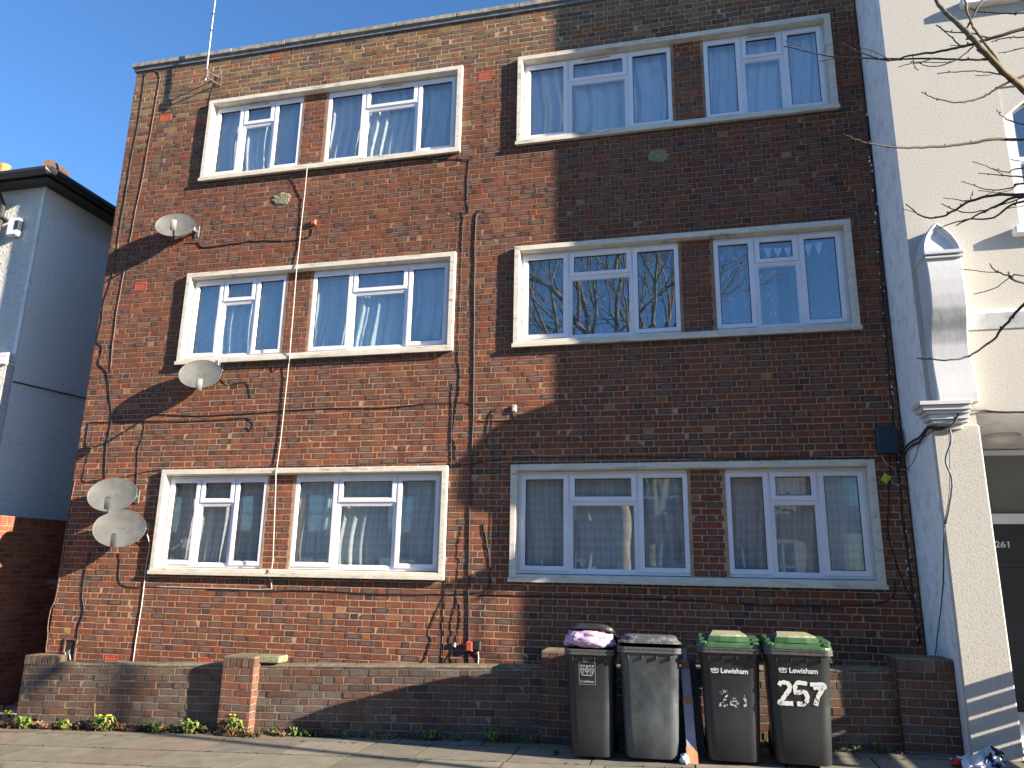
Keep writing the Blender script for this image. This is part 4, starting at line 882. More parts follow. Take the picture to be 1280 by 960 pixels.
# aerial
mb = MB(); p = at(270, 102); rt = tag(empty('aerial_mast', (p.x, 0, p.z)), 'thin grey aerial mast rising above the roof edge at the top left', 'aerial')
T = Matrix.Identity(4); mb.tube([(-.03, -.20, -.12), (-.045, -.20, .8), (-.05, -.20, 3.2)], .014, M['steel'], 8)
for z in (.75, 1.05, 1.35): mb.tube([(-.046, -.20, z), (-.046, -.20, z+.03)], .018, M['black_plastic'], 8)
mb.build('pole', rt)
mb = MB(); mb.cbox((.0, -.012, -.10), (.10, -.002, .10), M['cable_brown'], .003); mb.tube([(.05, -.01, .06), (-.03, -.20, .04)], .011, M['cable_brown'], 6); mb.tube([(.05, -.01, -.06), (-.03, -.20, -.05)], .011, M['cable_brown'], 6); mb.cbox((-.06, -.225, -.07), (0, -.18, .07), M['cable_brown'], .003); mb.build('wall_bracket', rt)
# ================================================================== WHEELIE BINS
def rrect(w_, d_, r_, z, cy=0, n=5, cx=0):
    P = []
    for sx, sy, a0 in ((1, -1, -90), (1, 1, 0), (-1, 1, 90), (-1, -1, 180)):
        for k in range(n+1):
            a = R(a0+90*k/n); P.append((cx+sx*(w_/2-r_)+r_*math.cos(a), cy+sy*(d_/2-r_)+r_*math.sin(a), z))
    return P
def wheelie(loc, rz, W, D, H, body_m, lid_m, lid_open, label, style):
    root = tag(empty('wheelie_bin', loc, (0, 0, rz)), label, 'wheelie bin', 'wheelie bins in front of the garden wall')
    wb, db = W*.80, D*.73
    mb = MB(); L = []; rc = .085
    for t in (0, .012, .3, .5, .515, .53, .9, .93, 1.0):
        w_ = wb+(W*.93-wb)*t; d_ = db+(D*.86-db)*t; yc = .035*(1-t)
        if t == .515: w_ -= .002; d_ -= .002
        if t >= .93: w_ = W*.95; d_ = D*.88; yc = 0
        L.append(rrect(w_ if t else w_-.03, d_ if t else d_-.03, rc-(.015 if t < .01 else 0), .035+(H-.035)*t, yc))
    mb.loops(L, body_m, True, True, False)
    inner = [rrect(W*.9, D*.83, rc, H-.001), rrect(wb*.95, db*.94, rc, .08, .035)]
    mb.loops(inner, M['rubber'], True, False, True)
    # front ribs under the rim
    for k in range(4): 
        x = -W*.32+k*W*.213; mb.cbox((x-.004, -D*.45, H-.10), (x+.004, -D*.40, H-.04), body_m, .001)
    body = mb.build('body', root, False)
    for p_ in body.data.polygons: p_.use_smooth = True
    mb = MB()
    L = [rrect(W*.95, D*.9, .08, H-.045), rrect(W, D*.95, .07, H-.04), rrect(W, D*.95, .07, H-.022), rrect(W*.985, D*.935, .07, H-.02), rrect(W*.985, D*.935, .07, H-.014), rrect(W*1.0, D*.95, .07, H-.012), rrect(W, D*.95, .07, H+.006), rrect(W*.9, D*.86, .06, H+.006), rrect(W*.9, D*.86, .06, H-.03)]
    mb.loops(L, M['bin_rim'], True, False, False)
    # rear handles
    for s_ in (-1, 1): mb.tube([(s_*W*.38, D*.45, H-.03), (s_*W*.38, D*.54, H-.01), (s_*W*.12, D*.54, H-.01), (s_*W*.12, D*.45, H-.03)], .016, M['bin_rim'], 8)
    if style != 'narrow': mb.tube([(W*.47, -D*.2, H-.05), (W*.50, -D*.25, H-.10), (W*.50, D*.05, H-.10), (W*.47, D*.0, H-.05)], .010, M['bin_rim'], 7)
    mb.build('rim', root, False)
    # lid
    mb = MB(); dpt = D*.96
    if style == 'green':
        L = [rrect(W*.99, dpt, .09, 0), rrect(W*.985, dpt*.99, .09, .018), rrect(W*.93, dpt*.92, .10, .042), rrect(W*.88, dpt*.84, .12, .052), rrect(W*.72, dpt*.7, .12, .062)]
        mb.loops(L, lid_m, True, True, True)
        def trap(w0, w1, y0_, y1_, z, r_=.02): return [(-w0, y0_, z), (-w0*.4, y0_-.02, z), (w0*.4, y0_-.02, z), (w0, y0_, z), (w1, y1_, z), (-w1, y1_, z)]
        mb.loops([trap(W*.33, W*.26, -dpt*.44, dpt*.36, .048), trap(W*.30, W*.25, -dpt*.40, dpt*.34, .088)], lid_m, True, False, True)
        mb.loops([trap(W*.29, W*.24, -dpt*.385, dpt*.33, .0885), trap(W*.27, W*.22, -dpt*.35, dpt*.30, .104)], M['lid_bleach'], True, False, True)
        for s_ in (-1, 1):
            mb.cbox((s_*W*.40-.045, -dpt*.40, .03), (s_*W*.40+.045, dpt*.3, .072), lid_m, .014); mb.cbox((s_*W*.40-.03, -dpt*.49, .02), (s_*W*.40+.03, -dpt*.41, .05), lid_m, .01)
            mb.cbox((s_*W*.30-.015, -dpt*.36, .05), (s_*W*.30+.015, dpt*.3, .08), lid_m, .006)
    else:
        L = [rrect(W*.97, dpt*.97, .09, 0), rrect(W*.97, dpt*.97, .09, .016), rrect(W*.88, dpt*.88, .10, .022), rrect(W*.86, dpt*.86, .12, .05), rrect(W*.80, dpt*.80, .12, .062), rrect(W*.7, dpt*.7, .1, .066)]
        mb.loops(L, lid_m, True, True, True)
    lid = mb.build('lid', root, False)
    hy = D*.46; lid.matrix_parent_inverse = Matrix.Identity(4)
    for v in lid.data.vertices: v.co.y -= hy
    lid.location = (0, hy, H+.007); lid.rotation_euler = (-lid_open, 0, 0)
    mb = MB(); mb.tube([(-W*.42, D*.47, H+.0), (W*.42, D*.47, H+.0)], .014, M['bin_rim'], 8); mb.build('hinge', root)
    for s_ in (-1, 1):
        mb = MB(); x = s_*(wb/2-.01); seg = 22
        mb.loops([[(x+dx, db/2+.06+r_*math.cos(a), .1+r_*math.sin(a)) for a in [2*math.pi*k/seg for k in range(seg)]] for dx, r_ in ((-.025, .055), (-.025, .09), (-.018, .1), (.018, .1), (.025, .09), (.025, .055), (.018, .03))], M['rubber'], True, True, True); mb.build('wheel', root)
    mb = MB(); mb.tube([(-wb/2, db/2+.06, .1), (wb/2, db/2+.06, .1)], .012, M['steel'], 8); mb.build('axle', root)
    # front face slope
    y0 = .035-db/2; y1 = -D*.86/2; ang = math.atan2(y1-y0, H-.035)
    def onfront(x, z): 
        t = (z-.035)/(H-.035); return Vector((x, y0+(y1-y0)*t-.0055, z))
    return root, onfront, ang
def crown(mb, c, s, on, m):
    """little crown emblem in strokes, on the sloped bin front"""
    def st(pts, w_):
        for a, b in zip(pts, pts[1:]):
            a, b = Vector((a[0], 0, a[1])), Vector((b[0], 0, b[1])); d = (b-a).normalized(); n_ = Vector((-d.z, 0, d.x))*w_*.5
            q = [a-n_-d*w_*.2, b-n_+d*w_*.2, b+n_+d*w_*.2, a+n_-d*w_*.2]; q = [on(c[0]+v.x*s, c[1]+v.z*s) for v in q]
            mb.face([v+Vector((0, -.0005, 0)) for v in q], m)
    st([(-.42, -.30), (.42, -.30)], .10); st([(-.42, -.30), (-.62, .22), (-.40, .30), (-.2, .16), (0, -.1), (.2, .16), (.40, .30), (.62, .22), (.42, -.30)], .11)
    st([(-.2, .16), (-.1, .32), (0, .36), (.1, .32), (.2, .16)], .10); st([(0, .36), (0, -.2)], .09); st([(-.3, -.12), (-.36, .16)], .08); st([(.3, -.12), (.36, .16)], .08)
def strokes(mb, S_, w_, on, m, seed=0):
    rr = random.Random(seed)
    for pts in S_:
        P = [Vector((a, 0, b)) for a, b in pts]; P = smoothpts(P, 5, 0); 
        Lf = []; Rt = []
        for i, p_ in enumerate(P):
            d = (P[min(i+1, len(P)-1)]-P[max(0, i-1)]).normalized(); n_ = Vector((-d.z, 0, d.x)); ww = w_*rr.uniform(.38, .62)
            Lf.append(on(p_.x+n_.x*ww, p_.z+n_.z*ww)); Rt.append(on(p_.x-n_.x*ww, p_.z-n_.z*ww))
        for i in range(len(P)-1): mb.face([Rt[i], Rt[i+1], Lf[i+1], Lf[i]], m)
def binpos(pxl, pxr, py, Y):
    a = at(pxl, py, Y); b = at(pxr, py, Y); return (a.x+b.x)/2, b.x-a.x
# 1: narrow bin with bag
FYB = -1.50
def mk(pxl, pxr, Y, D, style, body, lid, lopen, rz, label, H=.985):
    cx, W = binpos(pxl, pxr, 812, Y); return (cx, W)+wheelie((cx, Y+D*.475, G(cx)), rz, W, D, H, body, lid, lopen, label, style)
b1 = mk(704, 768, -1.60, .56, 'narrow', M['bin_grey'], M['black_plastic'], R(20), 0, 'narrow black wheelie bin holding a lilac bag, leftmost of the row', .945)
b2 = mk(769, 851, -1.63, .70, 'grey', M['bin_worn'], M['lid_grey'], R(3), R(2), 'worn scuffed black wheelie bin with a closed grey lid', .965)
b3 = mk(871, 953, -1.63, .70, 'green', M['bin_grey'], M['lid_green'], 0, 0, 'black wheelie bin with green lid and faint painted 261', .965)
b4 = mk(955, 1043, -1.67, .72, 'green', M['bin_grey'], M['lid_green'], 0, R(-1), 'black wheelie bin with green lid and bold painted 257, rightmost of the row', .955)
# lettering
for b_, num in ((b3, '261'), (b4, '257')):
    cx, W, root, on, ang = b_; zl = .775 if num == '261' else .785
    t = text_mesh('Lewisham', .058, M['print_white'], root, 'bin_lettering', on(.034, zl)+Vector((0, -.003, 0)), (R(90), 0, 0), sx=1.0, bold=.0014)
    t.rotation_euler = (R(90)+ang*-1, 0, 0)
    mb = MB(); crown(mb, (-.128, zl), .056, on, M['print_white']); mb.build('crown_emblem', root)
    mb = MB()
    if num == '257':
        h = .17; z = .60; X = [-.118, .008, .135]
        two = [(-.05, .06), (-.03, .085), (.02, .08), (.035, .04), (.0, -.01), (-.035, -.06), (-.05, -.08), (.055, -.08)]
        five = [(.05, .085), (-.035, .085), (-.045, .01), (.02, .02), (.045, -.025), (.02, -.075), (-.04, -.08)]
        sev = [(-.055, .08), (.06, .08), (.03, .03), (.0, -.02), (-.02, -.085)]
        for S1 in ([[(X[0]+a, z+b) for a, b in two]], [[(X[1]+a, z+b) for a, b in five]], [[(X[2]+a, z+b) for a, b in sev], [(X[2]-.03, z+.055), (X[2]+.045, z+.055)]]):
            mb = MB(); strokes(mb, S1, .034, on, M['paint_white'], 3); mb.build('painted_digit', root)
    else:
        z = .535
        for S1 in ([(-.09, z+.05), (-.06, z+.075), (-.03, z+.05), (-.06, z), (-.10, z-.045), (-.03, z-.045)], [(.03, z+.03), (.0, z-.0), (.005, z-.04), (.035, z-.045), (.045, z-.015), (.01, z-.005)], [(.11, z+.05), (.11, z-.05)]):
            mb = MB(); strokes(mb, [S1], .022, on, M['paint_worn'], 5); mb.build('painted_digit', root)
cx, W, root, on, ang = b1
mb = MB(); s_ = .13; zc = .745; x0_ = -.02
for (a, b, c, d) in ((-.075, .095, .075, .099), (-.075, -.099, .075, -.095), (-.075, -.099, -.071, .099), (.071, -.099, .075, .099)): mb.face([on(x0_+a, zc+b), on(x0_+c, zc+b), on(x0_+c, zc+d), on(x0_+a, zc+d)], M['print_grey'])
crown(mb, (x0_, zc+.012), .10, on, M['print_grey'])
for k in range(5): c_ = (x0_-.052+k*.026, zc+.062); mb.face([on(c_[0]+.010*math.cos(a), c_[1]+.010*math.sin(a)) for a in [2*math.pi*q/8 for q in range(8)]], M['print_grey'])
mb.build('crest_panel', root)
t = text_mesh('Lewisham', .030, M['print_grey'], root, 'bin_lettering', on(x0_, zc-.072)+Vector((0, -.001, 0)), (R(90)-ang, 0, 0), bold=.001)
# lilac bag
def blob(name, c, s, m, seed, amp=.18, sub=4, label=None, cat=None, flat=None, parent=None):
    import bmesh
    bm = bmesh.new(); bmesh.ops.create_icosphere(bm, subdivisions=sub, radius=1)
    for v in bm.verts:
        p_ = v.co.copy(); q = p_*2.2+Vector((seed, 0, 0)); k = 1+amp*mnoise.noise(q)+amp*.6*abs(mnoise.noise(q*2.3))-amp*.25*abs(math.sin(7*math.atan2(p_.y, p_.x)+3*p_.z))*(p_.z)
        sg = lambda t: math.copysign(abs(t)**.8, t)
        v.co = Vector((sg(p_.x)*s[0], sg(p_.y)*s[1], sg(p_.z)*s[2]))*k
        if flat is not None and v.co.z < flat: v.co.z = flat
    me = bpy.data.meshes.new(name); bm.to_mesh(me); bm.free(); me.materials.append(m); me.polygons.foreach_set('use_smooth', [True]*len(me.polygons))
    o = bpy.data.objects.new(name, me); COL.objects.link(o); o.location = c
    if parent: o.parent = parent
    if label: tag(o, label, cat)
    return o
bx, BY = b1[0], -1.60+.26
blob('rubbish_bag', (bx-.01, BY-.06, G(bx)+1.03), (.225, .20, .095), M['bag'], 2.3, .22, 5, 'lilac plastic rubbish bag bulging out under the raised bin lid', 'rubbish bag', flat=-.065)
# cardboard strip leaning between the bins
a = at(863, 958, -1.50); t_ = at(853, 808, -1.30); c_ = MB()
def plank(P0, P1, w_, th, m, mb, s0=0, s1=1, tw=0):
    P0, P1 = Vector(P0), Vector(P1); d = (P1-P0); A, B = P0+d*s0, P0+d*s1; x = Vector((1, .15, 0)).normalized(); d.normalize(); n_ = x.cross(d).normalized()
    L = [[p_+x*w_/2*a_+n_*th/2*b_ for a_, b_ in ((-1, -1), (1, -1), (1, 1), (-1, 1))] for p_ in (A, B)]; mb.loops(L, m)
base = Vector((a.x+.02, -1.50, G(a.x)+.004)); top = Vector((t_.x+.01, -1.30, t_.z))
root = tag(empty('cardboard_strip', base), 'tall narrow strip of brown cardboard wrapped in grey plastic leaning between bins', 'cardboard')
for w_, th_, a0, a1 in ((.095, .03, 0, .14), (.088, .026, .50, .545), (.07, .02, .80, .86)):
    mb = MB(); plank((0, 0, 0), top-base, w_, th_, M['card'], mb, a0, a1); mb.build('cardboard_band', root)
for w_, th_, a0, a1 in ((.082, .028, .14, .50), (.078, .024, .545, .80), (.04, .014, .86, .98)):
    mb = MB(); plank((0, 0, 0), top-base, w_, th_, M['foam'], mb, a0, a1); mb.build('plastic_wrap', root)
mb = MB(); tp = top-base; 
mb.indexed([tp+Vector((-.07, 0, -.06)), tp+Vector((-.03, -.02, .0)), tp+Vector((-.045, -.01, .05)), tp+Vector((0, 0, .02)), tp+Vector((.09, .02, .03)), tp+Vector((.05, 0, -.015)), tp+Vector((0, .01, -.05)), tp+Vector((0, .02, -.01))], [(0, 1, 7, 6), (1, 2, 3, 7), (7, 3, 4, 5), (6, 7, 5)], M['card']); mb.build('torn_flap', root)
mb = MB(); p0 = at(892, 945, -1.2); mb.cbox((0, 0, 0), (.07, .3, .80), M['board'], .005, Matrix.Translation((p0.x-.13, -1.2, G(p0.x))) @ Matrix.Rotation(R(-5), 4, 'Y'))
tag(mb.build('board_panel'), 'dark blue board standing on edge in the gap behind the cardboard strip', 'board')
p = at(856, 951, -1.50); o = blob('crushed_cup', (p.x, -1.5, G(p.x)+.04), (.035, .03, .042), M['litter'], 5, .5, 3, 'small crushed pale blue cup on the paving between the bins', 'litter', flat=-.038)
# litter bag bottom right
lx = 9.22; root = tag(empty('litter_bag', (9.17, -1.28, G(9.2))), 'crumpled white and blue litter bag with a red end at the pillar foot', 'litter')
def sheet_crumple(mb, c, w_, h_, seed, m, tilt):
    rr = random.Random(seed); n = 10; vs = []
    for j_ in range(n+1):
        for i_ in range(n+1):
            u, v = i_/n-.5, j_/n-.5; z = .06*mnoise.noise(Vector((u*4+seed, v*4, 0)))+.04*abs(mnoise.noise(Vector((u*9, v*9+seed, 1))))
            q = tilt @ Vector((u*w_, v*h_, z)); vs.append((c[0]+q.x, c[1]+q.y, max(c[2]+q.z, .004)))
    mb.indexed(vs, [(j_*(n+1)+i_, j_*(n+1)+i_+1, (j_+1)*(n+1)+i_+1, (j_+1)*(n+1)+i_) for j_ in range(n) for i_ in range(n)], m)
mb = MB(); sheet_crumple(mb, (.05, 0, .05), .20, .17, 1, M['litter'], Matrix.Rotation(R(65), 3, 'X') @ Matrix.Rotation(R(30), 3, 'Z')); sheet_crumple(mb, (-.05, -.02, .03), .22, .16, 5, M['litter'], Matrix.Rotation(R(25), 3, 'X')); sheet_crumple(mb, (.10, .01, .06), .1, .2, 8, M['gasket'], Matrix.Rotation(R(70), 3, 'X') @ Matrix.Rotation(R(-30), 3, 'Z')); mb.build('film', root)
mb = MB()
for k in range(4): mb.cbox((-.02+k*.022, -.10, .05+.012*(k % 2)), (-.008+k*.022, -.095, .10-.01*(k % 3)), M['blue_ink'], .001, Matrix.Rotation(R(15), 4, 'Y'))
mb.build('blue_print', root)
o = blob('red_end', (-.17, 0, .03), (.05, .035, .03), M['red'], 4, .3, 3, flat=-.03, parent=root)
# ================================================================== SLATTED FENCE to the right of the pillar, out of frame; its gaps stripe the pillar
FX = 10.75; root = tag(empty('unseen_slatted_fence', (FX, -1, G(FX))), 'unseen horizontal slatted timber fence right of the porch pillar, striping it', 'fence')
g0 = 1.06
mb = MB()
k = 0; z = -.05
ztop = .70+.354*(FX-9.2)-G(FX)
z = ztop
while z > -.1: mb.cbox((-.012, -.95, z-.112), (.012, .06, z), M['timber'], .003); z -= .142
mb.build('slat_panel', root)
mb = MB(); 
for y in (.08, -.99): 
    mb = MB(); mb.cbox((-.04, y-.04, 0-.1), (.04, y+.04, ztop+.02), M['timber'], .005); mb.build('post', root)
# ================================================================== TREES
def seglen(P): return sum((b-a).length for a, b in zip(P, P[1:]))
NB = Vector((14.2, -7.4, 0))
tree = tag(empty('street_tree', (NB.x, NB.y, G(NB.x))), 'bare tree whose thin twigs reach in from the upper right', 'tree')
def tp_(mb, name): o = mb.build(name, tree, True); return local(tree, o)
YT = -3.6; rt_ = random.Random(21)
BR = [([(1170, 0), (1181, 16), (1200, 32), (1217, 50), (1235, 70), (1255, 90), (1280, 112), (1330, 160), (1400, 230)], .017, .028, 'bark'),
 ([(980, 58), (1020, 67), (1042, 71), (1080, 73), (1122, 74), (1165, 73), (1210, 75), (1237, 74)], .005, .010, 'twig'),
 ([(1054, 54), (1067, 62), (1080, 67), (1102, 75)], .004, .006, 'twig'),
 ([(1102, 75), (1120, 75), (1140, 69), (1172, 65), (1200, 59), (1230, 51), (1280, 36), (1400, 0)], .006, .014, 'twig'),
 ([(1172, 92), (1210, 89), (1230, 90), (1255, 94)], .004, .007, 'twig'),
 ([(1152, 115), (1167, 122), (1192, 128), (1222, 124), (1240, 115), (1262, 102), (1280, 95), (1340, 70)], .004, .010, 'twig'),
 ([(1053, 167), (1060, 171), (1085, 179), (1120, 184), (1162, 184), (1207, 180), (1237, 175), (1280, 174), (1420, 175)], .004, .012, 'twig'),
 ([(1206, 0), (1211, 20), (1217, 35), (1230, 52), (1247, 75), (1254, 87)], .010, .012, 'bark'),
 ([(1232, -6), (1220, 14), (1207, 37)], .010, .009, 'twig'),
 ([(1170, 31), (1185, 40), (1210, 41), (1235, 47)], .004, .006, 'twig'), ([(1172, 32), (1187, 45), (1200, 57)], .004, .006, 'twig'),
 ([(1212, 10), (1225, 15), (1265, 17), (1280, 16), (1400, 10)], .004, .008, 'twig'), ([(1239, 52), (1260, 47), (1290, 46), (1400, 40)], .004, .007, 'twig'),
 ([(1150, 79), (1157, 82), (1170, 83), (1195, 75), (1217, 58)], .003, .006, 'twig'), ([(1122, 84), (1135, 80), (1150, 78), (1165, 74)], .003, .005, 'twig'), ([(1140, 70), (1143, 82), (1148, 88)], .003, .004, 'twig'),
 ([(1132, 255), (1152, 270), (1172, 272), (1190, 265), (1212, 252), (1247, 243), (1280, 243), (1400, 235)], .005, .012, 'twig'),
 ([(1195, 282), (1225, 267), (1247, 257), (1280, 245), (1400, 236)], .005, .012, 'twig'), ([(1174, 285), (1210, 274), (1242, 272), (1280, 251), (1400, 240)], .004, .010, 'twig'),
 ([(1177, 255), (1200, 264), (1225, 264), (1255, 255), (1280, 247)], .004, .007, 'twig'), ([(1178, 247), (1208, 252)], .003, .004, 'twig'), ([(1216, 238), (1212, 252)], .003, .004, 'twig'),
 ([(1236, 329), (1245, 339), (1262, 345), (1280, 354), (1400, 380)], .004, .009, 'twig'), ([(1261, 340), (1262, 346), (1285, 345), (1400, 370)], .004, .007, 'twig'),
 ([(1147, 448), (1187, 450), (1210, 445), (1240, 426), (1260, 402), (1280, 380), (1340, 320), (1420, 290)], .005, .012, 'twig'),
 ([(1222, 216), (1250, 219), (1280, 221), (1400, 225)], .003, .008, 'twig'), ([(1202, 227), (1237, 237), (1267, 234), (1280, 229), (1400, 225)], .003, .008, 'twig'), ([(1240, 211), (1260, 215), (1280, 210), (1400, 200)], .003, .007, 'twig'),
 ([(1245, 136), (1255, 147), (1280, 155), (1400, 175)], .003, .008, 'twig'), ([(1248, 67), (1265, 63), (1285, 60), (1400, 50)], .003, .007, 'twig')]
limb = MB(); crown_mb = MB(); 
trunk = [NB+Vector((0, 0, G(NB.x)-.1)), Vector((14.15, -7.38, 1.5)), Vector((14.0, -7.2, 3.2)), Vector((13.9, -7.1, 4.2))]
limb.tube(smoothpts(trunk, 4, .01), [.21-.05*i/12 for i in range(13)], M['bark'], 12)
forks = [[(13.9, -7.1, 4.1), (13.4, -6.0, 4.8), (12.8, -4.8, 5.3), (12.0, -3.6, 5.6), (11.5, -3.6, 6.0)], [(13.9, -7.1, 4.1), (14.1, -7.2, 5.5), (14.0, -7.3, 7.0), (13.8, -7.2, 8.6)], [(14.0, -7.1, 3.9), (15, -7.4, 5.3), (16, -7.5, 7), (16.5, -7.6, 8.6)], [(13.9, -7.0, 3.6), (13.2, -5.8, 4.2), (12.4, -4.4, 4.5), (11.6, -3.6, 4.8)]]
for f_ in forks: P_ = smoothpts([Vector(q) for q in f_], 5, .02); limb.tube(P_, [.13-.085*i/(len(P_)-1) for i in range(len(P_))], M['bark'], 9)
fork_pts = [Vector(q) for f_ in forks for q in f_[1:]]
for pts, r0, r1, mm in BR:
    P_ = [at(a, b, YT+.22*math.sin(a*.013+b*.021)) for a, b in pts]
    r0 *= .8; r1 *= .8
    if pts[-1][0] > 1285:
        e_ = P_[-1]; nf = min(fork_pts, key=lambda q: (q-e_).length); P_.append((e_+nf)/2+Vector((0, 0, .05))); P_.append(nf); r1 *= 1.5
    Q = smoothpts(P_, 5, .004); n = len(Q); crown_mb.tube(Q, [r0+(r1-r0)*i/(n-1) for i in range(n)], M[mm], 6)
    for i in range(2, n-1, 4):
        if rt_.random() < .75:
            d = Vector((rt_.uniform(-1, 1), rt_.uniform(-.5, .5), rt_.uniform(-1, 1))).normalized(); rr_ = r0+(r1-r0)*i/(n-1)
            crown_mb.tube([Q[i], Q[i]+d*(rr_+.012)], [rr_*1.15, .003], M[mm], 5)
def grow(mb, p, d, L, r_, depth, rnd, m1, m2, up=.15, seg=5, minr=.004, spread=(20, 48)):
    P_ = [p]; q = p.copy(); dd = d.normalized()
    for k in range(seg):
        dd = (dd+Vector((rnd.uniform(-1, 1), rnd.uniform(-1, 1), rnd.uniform(-1, 1)))*.13+Vector((0, 0, up*.25))).normalized(); q = q+dd*L/seg; P_.append(q.copy())
    rs_ = [r_*(1-.45*i/seg) for i in range(seg+1)]; mb.tube(P_, rs_, m1 if r_ > .02 else m2, 8 if r_ > .05 else (5 if r_ > .015 else 3))
    if depth == 0: return
    nk = rnd.choice((2, 3, 3)) if depth > 1 else 4
    for k in range(nk):
        i = seg if k == 0 else rnd.randint(2, seg); ax = dd.orthogonal().normalized(); ax.rotate(Matrix.Rotation(rnd.uniform(0, 6.28), 3, dd)); nd = dd.copy(); nd.rotate(Matrix.Rotation(R(rnd.uniform(*spread) if k else rnd.uniform(5, 22)), 3, ax))
        grow(mb, P_[i], nd, L*rnd.uniform(.62, .86), max(rs_[i]*rnd.uniform(.62, .86), minr), depth-1, rnd, m1, m2, up, seg, minr, spread)
g_ = random.Random(8)
for f_ in (forks[1], forks[2]): grow(crown_mb, Vector(f_[-1]), Vector((0, 0, 1)), 1.8, .05, 4, g_, M['bark'], M['twig'])
for pts, r0, r1, mm in BR:
    P_ = smoothpts([at(a, b, YT+.22*math.sin(a*.013+b*.021)) for a, b in pts], 4, .0)
    for i in range(3, len(P_)-1):
        if rt_.random() < .06 and P_[i].x < 12.5:
            d = (P_[i-1]-P_[i]).normalized(); d = (d+Vector((0, rt_.uniform(-.4, .4), rt_.choice((-1, 1))*rt_.uniform(.4, .9)))).normalized(); L_ = rt_.uniform(.06, .2)
            q_ = [P_[i], P_[i]+d*L_*.5+Vector((-.01, 0, .0)), P_[i]+d*L_*.8+Vector((-.04, 0, .01)), P_[i]+d*L_+Vector((-.08, 0, .02))]; crown_mb.tube(smoothpts(q_, 3, .002), .0028, M['twig'], 4)
tp_(limb, 'trunk'); tp_(crown_mb, 'crown')
# plane tree across the street, mirrored in the windows
t2 = tag(empty('plane_tree', (4.9, -14.2, G(4.9))), 'tall bare plane tree across the road, mirrored in the shaded right windows', 'tree')
mb = MB(); b0 = Vector((4.9, -14.2, G(4.9)-.1)); mb.tube(smoothpts([b0, b0+Vector((.05, 0, 1.8)), b0+Vector((0, .1, 4.0))], 4, .02), [.36-.09*i/8 for i in range(9)], M['plane_bark'], 14); o = mb.build('trunk', t2, True); local(t2, o)
mb = MB(); g_ = random.Random(12); tip = b0+Vector((0, .1, 3.9))
for az_, tl in ((10, 25), (80, 32), (150, 20), (215, 30), (290, 34), (330, 14)):
    d = Vector((math.cos(R(az_))*math.sin(R(tl)), math.sin(R(az_))*math.sin(R(tl)), math.cos(R(tl)))); grow(mb, tip, d, 3.9, .27, 5, g_, M['plane_bark'], M['plane_bark'], .10, 5, .007, (16, 40))
o = mb.build('crown', t2, True); local(t2, o)
# terrace across the road, mirrored in the lower windows
for q, (xa, col, lab) in enumerate(((-20, (.30, .14, .08), 'red brick terraced house across the road, mirrored faintly at the far left'), (-12, (.5, .48, .42), 'cream rendered terraced house across the road, mirrored left of middle'), (-4, (.28, .16, .10), 'brown brick terraced house across the road, mirrored in the middle windows'), (4, (.33, .15, .09), 'orange brick terraced house across the road, mirrored in the bottom right window'), (12, (.5, .5, .48), 'white terraced house across the road, mirrored at the far right'), (20, (.25, .13, .09), 'dark brick terraced house across the road, last to the right'))):
    th = tag(empty('terraced_house', (xa+4, -23, G(xa+4))), lab, 'house', 'terraced houses across the road')
    mw = simple('terrace_front_%d' % q, col, None, 14, .9, .2); yq = 0
    hs = [(-3.2, .9, -1.4, 2.6), (-.9, .1, .2, 2.4), (1.2, .9, 3.2, 2.6), (-3.0, 3.8, -1.6, 5.5), (1.4, 3.8, 3.0, 5.5)]
    mb = MB(); plate(mb, -3.99, 3.99, -.3, 6.6, lambda u, v, n_: (-u, n_, v), hs, mw, .2); mb.box((-3.99, -8, -.3), (3.99, -.35, 6.6), mw); mb.build('wall', th)
    mb = MB(); mb.loops([[(x_, .25, 6.6), (x_, -4, 9.4), (x_, -8.2, 6.6)] for x_ in (-4, 4)], M['slate']); rf = mb.build('roof', th)
    mb = MB(); mb.box((3.0, -4.6, 7.6), (3.9, -3.6, 10.4), mw); mb.build('chimney', rf)
    for (a_, b_, c_, d_) in hs:
        mb = MB(); mb.box((-c_, -.2, b_), (-a_, -.16, d_), M['door'] if b_ < .2 else M['glass']); mb.box((-c_, -.16, (b_+d_)/2-.04), (-a_, -.12, (b_+d_)/2+.04), M['upvc']); mb.box((-(a_+c_)/2-.04, -.17, b_), (-(a_+c_)/2+.04, -.12, d_), M['upvc']); mb.build('door' if b_ < .2 else 'window', th)
# lamp post up the street, whose long shadow lies on the pavement and the garden wall
u_ = Vector((.44, -.78, 0)); dS = Vector((4.15, -1, 0)); lp = u_+dS*3.4
root = tag(empty('street_lamp', (lp.x, lp.y, G(lp.x))), 'grey steel street lamp post beyond the right edge, casting the long pavement shadow', 'street lamp')
mb = MB(); mb.tube([(0, 0, -.1), (0, 0, 1.2), (0, 0, 1.25), (0, 0, 8)], [.09, .085, .055, .05], M['steel'], 12); mb.build('post', root)
mb = MB(); mb.tube([(0, 0, 7.9), (0, -.3, 8.2), (0, -1.0, 8.3)], .04, M['steel'], 8); mb.cbox((-.12, -1.6, 8.22), (.12, -.95, 8.36), M['steel'], .02); mb.build('lamp_head', root)
